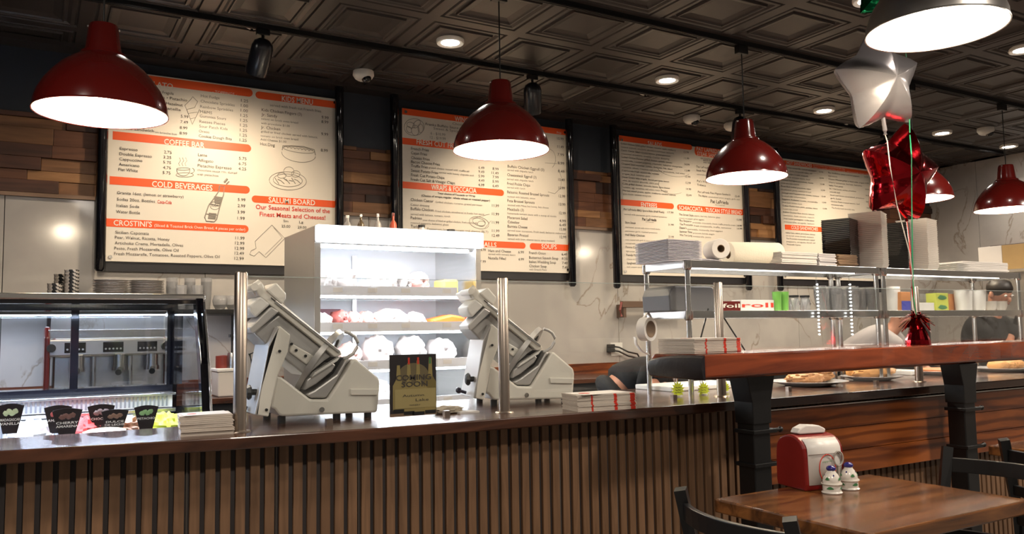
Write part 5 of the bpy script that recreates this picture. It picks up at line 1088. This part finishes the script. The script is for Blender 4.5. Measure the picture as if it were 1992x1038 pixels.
# sign
a = P(758, 690, 2.43); c = P(848, 690, 2.43); z1 = P(800, 689, 2.43).z; z0 = CT
t = thing('table_sign', 'coming soon sign with wine bottles in a clear acrylic stand', 'sign', ((a.x+c.x)/2, 2.44, CT))
obj('acrylic_stand', MB().box(a.x-.003, c.x+.003, 2.424, 2.428, z0+.006, z1+.004).box(a.x-.003, c.x+.003, 2.434, 2.438, z0+.006, z1+.004).box(a.x-.003, c.x+.003, 2.424, 2.50, z0, z0+.004), M_gt, t)
obj('poster', MB().box(a.x, c.x, 2.4295, 2.4325, z0+.020, z1), mat('poster_dark', (.016, .010, .012), .4, var=.2), t)
W_ = c.x-a.x; H_ = z1-z0-.02; zb = z0+.020
m = MB(); yy = 2.4290
def pr_(u, v): return (a.x+u*W_, zb+v*H_)
def fl(L, e=0): return MB().prism([pr_(u, v) for u, v in L], yy-e, yy-e+.0003)
obj('arch_print', fl([(.12, .45), (.12, .60)]+[(.5-.33*math.cos(math.pi*i/12), .66+.20*math.sin(math.pi*i/12)) for i in range(13)]+[(.88, .60), (.88, .45)]), mat('olive_print', (.16, .12, .055), .5, var=.1), t)
obj('table_print', fl([(0, 0), (1, 0), (1, .06), (0, .05)]), mat('brown_print', (.22, .13, .07), .5, var=.1), t)
MB_b = mat('bottle_print', (.33, .25, .085), .5, var=.12, vscale=20)
for i, (u0, u1, v0, v1, nk, col) in enumerate(((.06, .30, .10, .50, .83, MB_b), (.28, .52, .06, .46, .86, MB_b), (.46, .74, .045, .46, .90, MB_b), (.74, .99, .06, .54, .94, MB_b))):
    um = (u0+u1)/2
    obj('bottle_print', fl([(u0, v0), (u1, v0), (u1, v1), (um+.05, v1+.10), (um+.03, nk), (um-.03, nk), (um-.05, v1+.10), (u0, v1)], .0004+.0002*i), col, t)
    obj('bottle_shadow_print', fl([(u0+.01, v0-.035), (u1-.01, v0-.035), (u1-.005, v0+.02), (u0+.005, v0+.02)], .0012), M_black, t)
for u, M in ((.40, M_txtr), (.60, M_txtr), (.86, M_green)): obj('foil_cap_print', fl([(u-.02, .84), (u+.02, .84), (u+.02, .95), (u-.02, .95)], .0014), M, t)
obj('label_print', fl([(.10, .13), (.98, .13), (.98, .44), (.10, .44)], .0016), mat('label_cream', (.36, .29, .12), .5, var=.05), t)
tm = MB()
for s_, u0, u1, v, h in (('COMING', .12, .88, .585, .085), ('SOON', .24, .80, .475, .085), ('Autumn', .26, .72, .315, .04), ('Lake', .54, .82, .235, .045), ('WINERY', .40, .64, .165, .022)):
    A_ = pr_(u0, v); B_ = pr_(u1, v); put_text(tm, s_, (A_[0], yy-.0022, A_[1]), (B_[0], yy-.0022, B_[1]), UP, H_*h, 0, h > .05)
obj('lettering', tm, M_txt, t)
# towel and papers on the counter behind the sign
tag(obj('folded_glove', MB().blob((P(875, 790, 2.60).x, 2.62, CT+.012), (.055, .03, .014), 3, .25, 24, 12, 0, 5), mat('beige_cloth', (.45, .38, .29), .8, var=.1, bump=.3), smooth=True), 'beige folded cloth glove on the counter right of the coming soon sign', 'cloth')
tag(obj('paper_slip', MB().box(P(893, 790, 2.58).x, P(930, 790, 2.58).x, 2.57, 2.62, CT, CT+.006), M_paper), 'white paper slip on the counter before the right slicer', 'paper')

# ================================================================ BALLOONS
def star_mesh(R, h, n=90, seed=0):
    mb = MB(); rings = 14; vs = []; from_ = []
    def rad_(th):
        a = (th % (2*math.pi/5))-math.pi/5   # 0 at valley
        t_ = abs(a)/(math.pi/5)               # 1 at tip
        r0 = .68*R; r = r0+(R-r0)*(t_**1.7)
        return r
    for side in (1, -1):
        for i in range(rings+1):
            s_ = i/rings
            for k in range(n):
                th = 2*math.pi*k/n+math.pi/2; r = rad_(th-math.pi/2)*s_
                t_ = abs((((th-math.pi/2) % (2*math.pi/5))-math.pi/5))/(math.pi/5)
                z = side*h*(1-s_**2.2)**.75*(1-.14*(1-t_*t_)*s_)
                z += .0025*math.sin(th*31)*max(0, s_-.72)*3*side
                vs.append(Vector((r*math.cos(th), z, r*math.sin(th))))
    off = (rings+1)*n; fs = []
    for sd in (0, 1):
        for i in range(rings):
            for k in range(n):
                a, b_, c_, d = sd*off+i*n+k, sd*off+i*n+(k+1) % n, sd*off+(i+1)*n+(k+1) % n, sd*off+(i+1)*n+k
                fs.append((a, b_, c_, d) if sd else (a, d, c_, b_))
    for k in range(n): fs.append((rings*n+k, off+rings*n+k, off+rings*n+(k+1) % n, rings*n+(k+1) % n))
    mb.add(vs, fs); return mb
def foil(name, col, r=.12, metal=1.0): return mat(name, col, r, metal, var=.05, bump=.12, bscale=26)
wt = P(1787, 668, 2.42); wt = Vector((3.46, 2.285, 1.1625))
def balloon(name, c, R, h, rot, M, label, knot, ribM, ribname, pts):
    t = thing(name, label, 'balloon', c, 'star shaped foil balloons')
    mb = star_mesh(R, h); E_ = Euler(rot).to_matrix(); mb.v = [E_ @ v + Vector(c) for v in mb.v]
    obj('foil_star', mb, M, t, smooth=True)
    obj('tail', MB().tube([Vector(c)+E_ @ Vector((.0, 0, -R*.62)), Vector(knot)+Vector((0, 0, .02)), Vector(knot)], .010, 8), M, t, smooth=True)
    obj(ribname, MB().tube([Vector(knot)]+pts, .0028, 6), ribM, t, smooth=True)
BD = 3.95
def B(x, y, D=BD): return Pd(x, y, D)
WD_ = (wt-EYE).dot(_f)
cS = B(1708, 160, 3.95); 
balloon('star_balloon', cS, .258, .120, (0.05, -.16, -.20), mat('silver_grey_foil', (.30, .285, .30), .30, .45, var=.04, bump=.10, bscale=24), 'silver grey star foil balloon under the big silver lamp', B(1722, 262, 3.95), mat('white_ribbon', (.6, .55, .5), .4, var=.1), 'ribbon', [B(1726, 275, 3.80), B(1731, 320, 3.68), B(1745, 400, 3.68), B(1769, 490, 3.7), B(1780, 570, WD_), wt+Vector((0, 0, .12))])
cR = B(1750, 338, 4.0)
balloon('star_balloon', cR, .250, .120, (.1, .10, -.12), foil('red_foil', (.45, .012, .02)), 'shiny red star foil balloon below the silver star balloon', B(1764, 430, 4.0), mat('red_ribbon', (.5, .02, .02), .3, var=.1), 'ribbon', [B(1770, 480, 3.9), B(1771, 520, 3.7), B(1775, 570, WD_), wt+Vector((0, 0, .12))])
cG = B(1742, -40, 4.05)
balloon('star_balloon', cG, .23, .10, (0, .2, -.75), foil('green_foil', (.008, .16, .06)), 'green star foil balloon cut off by the top picture edge', B(1750, 25, 4.05), mat('green_ribbon', (.02, .30, .13), .35, var=.1), 'ribbon', [B(1766, 130, 4.08), B(1770, 262, 3.95), B(1773, 300, 3.68), B(1774, 420, 3.68), B(1775, 500, 3.7), B(1777, 580, WD_), wt+Vector((0, 0, .12))])
t = thing('balloon_weight', 'red foil fringed balloon weight standing on the raised bar', 'balloon weight', wt)
obj('wrapped_base', MB().lathe([(.001, 0), (.055, 0), (.052, .02), (.034, .07), (.022, .095), (.010, .12)], wt, 16), foil('red_foil', (.45, .012, .02)), t, bevel=0)
mb = MB(); R_ = random.Random(5)
for k in range(110):
    a_ = R_.uniform(0, 2*math.pi); el = R_.uniform(-.9, 1.2); L_ = R_.uniform(.055, .085)
    d1 = Vector((math.cos(a_)*math.cos(el), math.sin(a_)*math.cos(el), math.sin(el)*.8)); sd = d1.cross(UP)
    if sd.length < .1: sd = Vector((1, 0, 0))
    sd = sd.normalized()*.0055; o_ = wt+Vector((0, 0, .105)); p1 = o_+d1*L_*.55+Vector((0, 0, .012)); p2 = o_+d1*L_+Vector((0, 0, -.010))
    mb.add([o_-sd*.5, o_+sd*.5, p1+sd, p1-sd, p2+sd, p2-sd], [(0, 1, 2, 3), (3, 2, 4, 5)])
o = obj('foil_fringe', mb, foil('red_foil', (.45, .012, .02)), t); tag(o, kind='stuff')

# ================================================================ TABLES, NAPKINS, SHAKERS
def table(x0, x1, y0, y1, label, n=3):
    t = thing('dining_table', label, 'table', ((x0+x1)/2, (y0+y1)/2, 0), 'brown wooden dining tables')
    w_ = (y1-y0)/n
    obj('tabletop', MB().box(x0, x1, y0, y1, .71, .75), M_table, t, bevel=.005)
    cx, cy = (x0+x1)/2-(.12 if x0 < 2 else -.02), (y0+y1)/2
    obj('pedestal', MB().cyl((cx, cy, .02), (cx, cy, .70), .035, 18), M_black, t, smooth=True)
    obj('top_bracket', MB().box(cx-.18, cx+.18, cy-.03, cy+.03, .695, .71).box(cx-.03, cx+.03, cy-.18, cy+.18, .695, .71), M_black, t)
    obj('cross_base', MB().box(cx-.24, cx+.24, cy-.03, cy+.03, 0, .025).box(cx-.03, cx+.03, cy-.24, cy+.24, 0, .025), M_black, t, bevel=.004)
    return t
table(1.755, 2.465, 1.312, 1.835, 'brown plank dining table in the foreground with the red napkin holder')
table(3.43, 4.1, 1.45, 1.98, 'brown dining table farther back at the right edge, carrying another red holder')
def napkin(c, rot, label):
    t = thing('napkin_dispenser', label, 'napkin dispenser', (0, 0, 0), 'red napkin dispensers')
    w_, d, h = .074, .068, .165  # half sizes
    prof = [(-d, .0), (-d-.004, .02), (-d-.002, h*.62)]+[(-d*math.cos(math.pi*i/12), h*.70+h*.30*math.sin(math.pi*i/12)) for i in range(1, 12)]+[(d+.002, h*.62), (d+.004, .02), (d, 0)]
    obj('housing', MB().prism(prof, -w_, w_, 'x'), M_pred, t, bevel=.006, seg=3)
    for s in (-1, 1):
        fp = [(s*(d+.0045), .018), (s*(d+.003), h*.66)]+[(s*(d*math.cos(math.pi*i/14)+.003), h*.70+h*.305*math.sin(math.pi*i/14)) for i in range(1, 5)]
        mb = MB(); vs = []
        for y, z in fp: vs += [(-w_+.012, y, z), (w_-.012, y, z)]
        mb.add(vs, [(2*i, 2*i+1, 2*i+3, 2*i+2) for i in range(len(fp)-1)])
        f = obj('faceplate', mb, M_white, t, smooth=True); m_ = f.modifiers.new('s', 'SOLIDIFY'); m_.thickness = .002
        yy = s*(d+.007)
        obj('panel_seam', MB().box(-w_+.012, w_-.012, min(yy, yy-s*.002), max(yy, yy-s*.002), h*.66, h*.668), mat('seam_brown', (.15, .10, .08), .6, var=.1), f)
        rg = MB().tube([Vector((.030*math.cos(a)+.006, yy, .066+.042*math.sin(a))) for a in [2*math.pi*i/28 for i in range(29)]], .0014, 6); obj('oval_ring', rg, M_txtr, f)
        sp = MB().tube([Vector((.017*math.cos(a)+.048*1, yy, .093+.022*math.sin(a))) for a in [2*math.pi*i/20 for i in range(21)]], .0028, 6).tube([Vector((.048, yy, .070)), Vector((.048, yy, .022))], .004, 6); obj('spoon_print', sp, M_draw, f)
        tm = MB(); A_ = (-.012, yy, .083); B_ = (.024, yy, .086)
        if s < 0: put_text(tm, 'nappies', A_, B_, UP, .006)
        else: put_text(tm, 'nappies', B_, A_, UP, .006)
        obj('lettering', tm, M_green, f)
    nb = MB().prism([(-.045, h+.0), (.050, h+.0), (.053, h+.013), (.03, h+.024), (-.02, h+.028), (-.046, h+.018), (-.056, h+.004)], -.018, .020, 'y'); obj('napkin', nb, M_paper, t, bevel=.004)
    t.location = c; t.rotation_euler = (0, 0, rot); return t
napkin((2.135, 1.800, .75), -.20, 'red napkin dispenser with white front on the foreground table')
napkin((3.62, 1.80, .75), .3, 'red napkin dispenser cut by the right picture edge')
def shaker(c, rot, label):
    t = thing('salt_shaker', label, 'shaker', (0, 0, 0), 'painted ceramic shakers')
    obj('stand', MB().lathe([(.001, 0), (.029, 0), (.031, .003), (.027, .007), (.0265, .024), (.031, .028), (.030, .031), (.026, .029), (.001, .028)], n=32), M_ceram, t, smooth=True)
    b_ = obj('body', MB().lathe([(.001, .028), (.0245, .028), (.026, .036), (.024, .046), (.019, .056), (.013, .063), (.011, .068), (.001, .068)], n=32), M_ceram, t, smooth=True)
    obj('blue_cap', MB().sphere((0, 0, .0725), .0145, 24, 14, sc=(1, 1, .68)), M_cobalt, t, smooth=True)
    def leaf(a0, z, r, s_, M, slope=0):
        mb = MB(); n = 10; vs = []
        for i in range(n+1):
            u = i/n; a = a0+(u-.5)*s_/r; hh = math.sin(math.pi*u)*.0042; rr = r-slope*(z-.046)
            vs += [((rr+.0006)*math.cos(a), (rr+.0006)*math.sin(a), z+.003*math.sin(u*3)-hh), ((rr+.0006-slope*.004)*math.cos(a), (rr+.0006-slope*.004)*math.sin(a), z+.003*math.sin(u*3)+hh)]
        mb.add(vs, [(2*i, 2*i+1, 2*i+3, 2*i+2) for i in range(n)]); return mb
    for k in range(4):
        obj('painted_leaf', leaf(k*1.57+.3, .015, .0272, .022, M_green), M_green, t, smooth=True)
        obj('painted_leaf', leaf(k*1.57, .042, .0252, .014, M_green, .3), M_green, b_, smooth=True)
        obj('painted_flower', leaf(k*1.57+.8, .050, .0232, .009, M_cobalt, .5), M_cobalt, b_, smooth=True)
    t.location = c; t.rotation_euler = (0, 0, rot); return t
shaker(Pz(1612, 955, .75)-Vector((.012, .022, 0)), .2, 'blue capped ceramic shaker standing nearest before the napkin dispenser')
shaker(Pz(1648, 949, .75)-Vector((.005, .012, 0)), 1.1, 'blue capped ceramic shaker standing farther right behind the nearest one')

# ================================================================ CHAIRS
def chair(c, rot, label, H=.86):
    # local: seat centre at origin, backrest at -x side, sitter looks to +x
    t = thing('dining_chair', label, 'chair', (0, 0, 0), 'black dining chairs')
    obj('seat', MB().prism([(-.20, -.19), (.18, -.20), (.20, -.18), (.20, .18), (.18, .20), (-.20, .19)], .435, .462, 'z'), M_blackm, t, bevel=.008)
    for s in (-1, 1):
        obj('rear_leg', MB().tube([Vector((-.25, s*.185, 0)), Vector((-.21, s*.185, .44)), Vector((-.235, s*.19, .66)), Vector((-.275, s*.19, H-.02)), Vector((-.28, s*.19, H))], .021, 4), M_black, t)
        obj('front_leg', MB().tube([Vector((.19, s*.175, 0)), Vector((.175, s*.17, .44))], .018, 4), M_black, t)
    for z, hh, dx in ((H-.055, .045, -.268), (H-.17, .035, -.245), (H-.27, .035, -.23)):
        pts = []; n = 10; vs = []
        for i in range(n+1):
            u = i/n*2-1; x = dx-.045*(1-u*u)
            vs += [(x-.008, u*.185, z-hh/2), (x+.008, u*.185, z-hh/2), (x+.005, u*.185, z+hh/2), (x-.011, u*.185, z+hh/2)]
        fs = [(i*4+k, i*4+(k+1) % 4, (i+1)*4+(k+1) % 4, (i+1)*4+k) for i in range(n) for k in range(4)]+[(0, 1, 2, 3), (n*4, n*4+1, n*4+2, n*4+3)]
        obj('back_slat', MB().add(vs, fs), M_black, t, bevel=.002)
    obj('stretcher', MB().box(-.21, .18, -.18, -.165, .2, .22), M_black, t); obj('stretcher', MB().box(-.21, .18, .165, .18, .2, .22), M_black, t)
    t.location = c; t.rotation_euler = (0, 0, rot); return t
chair((1.68, 1.385, 0), -.1, 'black wooden chair at the left side of the foreground table', .85)
chair((2.33, 1.45, 0), math.pi, 'black ladder back chair tucked under the right side of the foreground table', .85)
chair((3.13, 1.40, 0), 0, 'black chair back to back with the tucked one at the right picture edge', .86)

# ================================================================ PEOPLE
def skinned(name, verts, edges, radii, M, parent, sub=2):
    """one continuous limb surface grown over a skeleton of joints"""
    me = bpy.data.meshes.new(name); off = wloc(parent)
    me.from_pydata([tuple(Vector(v)-off) for v in verts], edges, []); 
    o = bpy.data.objects.new(name, me); C.objects.link(o); o.parent = parent
    sk = o.modifiers.new('skin', 'SKIN'); sk.use_smooth_shade = True
    for i, r in enumerate(radii):
        rr_ = (r, r) if not isinstance(r, tuple) else r
        me.skin_vertices[0].data[i].radius = rr_; me.skin_vertices[0].data[i].use_root = (i == 0)
    ss = o.modifiers.new('sub', 'SUBSURF'); ss.levels = sub; ss.render_levels = sub
    me.materials.append(M); return o
def person(label, pelvis, chest, neck, head, lh, rh, face, shirtM, hairM, feet_y=0.0):
    pelvis, chest, neck, head, lh, rh = [Vector(a) for a in (pelvis, chest, neck, head, lh, rh)]
    face = Vector(face).normalized()
    t = thing('person', label, 'person', (pelvis.x, pelvis.y, 0))
    up = (neck-pelvis).normalized(); right = face.cross(UP).normalized()
    if right.length < .1: right = Vector((1, 0, 0))
    sh = neck-up*.07
    V = []; E_ = []; Rr = []
    def add(p, r, par=None):
        V.append(p); Rr.append(r)
        if par is not None: E_.append((par, len(V)-1))
        return len(V)-1
    p0 = add(pelvis, (.15, .11)); p1 = add((pelvis+chest)/2, (.125, .10), p0); p2 = add(chest, (.15, .11), p1); p3 = add(neck, .055, p2); p4 = add(neck+(head-neck)*.45, .058, p3)
    p5 = add(head, (.078, .092), p4); p6 = add(head+(head-neck).normalized()*.085, (.062, .072), p5)
    hips = []
    for s_, hand in ((-1, lh), (1, rh)):
        S0 = sh+right*s_*.17; mid = (S0+hand)/2+Vector((0, 0, -.05))-face*.05+right*s_*.05
        a = add(S0, .045, p2); b_ = add(mid, .038, a); w_ = add(hand-(hand-mid).normalized()*.06, .026, b_)
        pm = add(hand, (.030, .018), w_); d = (hand-mid).normalized(); sd = right*s_
        for k in range(4):
            o_ = hand+sd*(.030-.018*k)*-1+d*.035; f1 = add(o_, .009, pm); f2 = add(o_+d*(.028+.004*(k in (1, 2)))+Vector((0, 0, -.010)), .008, f1); add(o_+d*(.045+.006*(k in (1, 2)))+Vector((0, 0, -.028)), .007, f2)
        th = add(hand+sd*.028*-1*-1+d*.0, .010, pm); add(hand+sd*.045+d*.03, .008, th)
        H0 = pelvis+right*s_*.09+Vector((0, 0, -.06)); kn = Vector((H0.x, H0.y, 0))*1.0+face*.03; kn.z = .50; an = Vector((H0.x, H0.y, .09))-face*.0
        h_ = add(H0, .085, p0); k_ = add(kn, .058, h_); a_ = add(an, .042, k_); add(an+face*.13+Vector((0, 0, -.05)), (.042, .032), a_)
        hips.append((H0, kn, an))
    body = skinned('body', V, E_, Rr, M_skin, t)
    # clothing follows the body
    K_ = 1.22; V2 = [pelvis-up*.04, (pelvis+chest)/2, chest, neck-up*.035]; E2 = [(0, 1), (1, 2), (2, 3)]; R2 = [(.168, .13), (.148, .122), (.168, .128), (.082, .075)]
    for s_, hand in ((-1, lh), (1, rh)):
        S0 = sh+right*s_*.17; mid = (S0+hand)/2+Vector((0, 0, -.05))-face*.05+right*s_*.05
        V2 += [S0, S0+(mid-S0)*.75]; n = len(V2); E2 += [(2, n-2), (n-2, n-1)]; R2 += [.072, .060]
    skinned('shirt', V2, E2, [((a[0]*K_, a[1]*K_) if isinstance(a, tuple) else a*K_) for a in R2], shirtM, t)
    V3 = [pelvis+Vector((0, 0, .01))]; E3 = []; R3 = [(.160, .122)]
    for H0, kn, an in hips:
        V3 += [H0, kn, an+Vector((0, 0, .02))]; n = len(V3); E3 += [(0, n-3), (n-3, n-2), (n-2, n-1)]; R3 += [.102, .076, .062]
        obj('shoe', MB().blob(Vector((an.x, an.y, .045))+face*.06, (.055+.06*abs(face.x), .055+.06*abs(face.y), .045), 2, .05, 18, 10, 0, 3, -.95), M_blackm, t, smooth=True)
    skinned('trousers', V3, E3, R3, M_blackm, t)
    hd = (head-neck).normalized()
    obj('hair', MB().blob(head+hd*.055-face*.022, (.088, .092, .082), 5, .06, 24, 14, 0, 4), hairM, t, smooth=True)
    for s_ in (-1, 1):
        e = head+face*.080+right*s_*.030+hd*.022; obj('eye', MB().sphere(e, .0105, 10, 8), M_white, t, smooth=True); obj('iris', MB().sphere(e+face*.0065, .0055, 8, 6), M_black, t, smooth=True)
        obj('ear', MB().blob(head+right*s_*.080+hd*.008, (.012, .018, .028), 1, .05, 12, 8), M_skin, t, smooth=True)
    obj('nose', MB().blob(head+face*.094-hd*.006, (.013, .013, .020), 2, .05, 12, 8), M_skin, t, smooth=True)
    obj('mouth', MB().blob(head+face*.086-hd*.040, (.020, .020, .006), 2, .05, 12, 8), mat('lip', (.30, .09, .07), .5, var=.1), t, smooth=True)
    return t, right, up, sh
pe = P(1190, 795, 3.60); ch = P(1232, 732, 3.55); nk = P(1272, 713, 3.50); hd = P(1300, 722, 3.46)
t, right, up, sh = person('person in a black t-shirt bending forward behind the counter end', (pe.x, 3.60, max(pe.z, .88)), (ch.x, 3.55, ch.z), nk, hd+Vector((.02, 0, -.03)), P(1302, 752, 3.25), P(1318, 756, 3.25), (.75, -.45, -.35), M_shirt, M_hair)
tm = MB()
a = P(1192, 709, 3.57); c = P(1236, 694, 3.57)
# white lettering across the back of the shirt
pe = P(1925, 700, 3.5)
person('person in a black t-shirt looking down behind the right steel shelf', (6.32, 3.66, .93), (6.34, 3.62, 1.15), (6.35, 3.56, 1.32), (6.34, 3.50, 1.46), (6.1, 3.34, 1.02), (6.52, 3.32, 1.02), (-.25, -.9, -.3), M_shirt, M_hair)
person('person in a white shirt leaning over behind the balloon weight', (5.42, 4.25, .92), (5.60, 4.10, 1.10), (5.74, 3.99, 1.22), (5.80, 3.95, 1.32), (5.6, 3.62, .93), (5.95, 3.62, .93), (.3, -.85, -.4), M_shirtw, M_hairb)
# things standing against the far kitchen side
t = thing('dark_monitor', 'black order screen on the back counter right of the balloon weight', 'screen', (P(1860, 640, 5.6).x, 5.6, .865))
q = P(1860, 640, 5.2); x = q.x; 
obj('screen', MB().box(x-.17, x+.17, 5.60, 5.63, 1.02, 1.40), M_blackg, t, bevel=.006); obj('stand', MB().box(x-.03, x+.03, 5.63, 5.66, .87, 1.2).box(x-.12, x+.12, 5.55, 5.72, .865, .875), M_black, t)

# far kitchen corner by the marble right wall
def onX(px, py, X):
    d = ray(px, py); return EYE+d*(X/d.x)
c = onX(1925, 478, 8.9)
t = thing('kitchen_cabinet', 'dark brown cabinet standing against the marble right wall at the picture edge', 'cabinet', (9.25, c.y-.8, 0))
obj('body', MB().box(8.9, 9.64, c.y-1.6, c.y, 0, c.z), mat('dark_brown_laminate', (.07, .04, .03), .5, var=.15), t, bevel=.006)
obj('door', MB().box(8.88, 8.90, c.y-.78, c.y-.02, .1, c.z-.25), M_steel, t, bevel=.003)
obj('sign_plate', MB().box(8.885, 8.90, c.y-1.2, c.y-.55, c.z-.18, c.z-.03), M_paper, t)
q = onX(1962, 500, 8.6)
t = thing('cardboard_box', 'tan and white box beside the dark cabinet at the right edge above the shelf', 'box', (8.6, q.y, q.z))
obj('rack_shelf', MB().box(8.5, 8.86, q.y-.9, q.y+.35, q.z-.16, q.z-.13), M_steel, t)
for yy in (q.y-.88, q.y+.33): obj('rack_post', MB().box(8.5, 8.53, yy, yy+.02, 0, q.z-.16), M_steel, t)
obj('carton', MB().box(8.52, 8.84, q.y-.55, q.y+.02, q.z-.13, q.z+.12), M_bread if False else mat('tan_carton', (.42, .28, .12), .6, var=.1), t, bevel=.004)
obj('white_end', MB().box(8.515, 8.845, q.y+.021, q.y+.26, q.z-.13, q.z+.12), M_paper, t, bevel=.004)
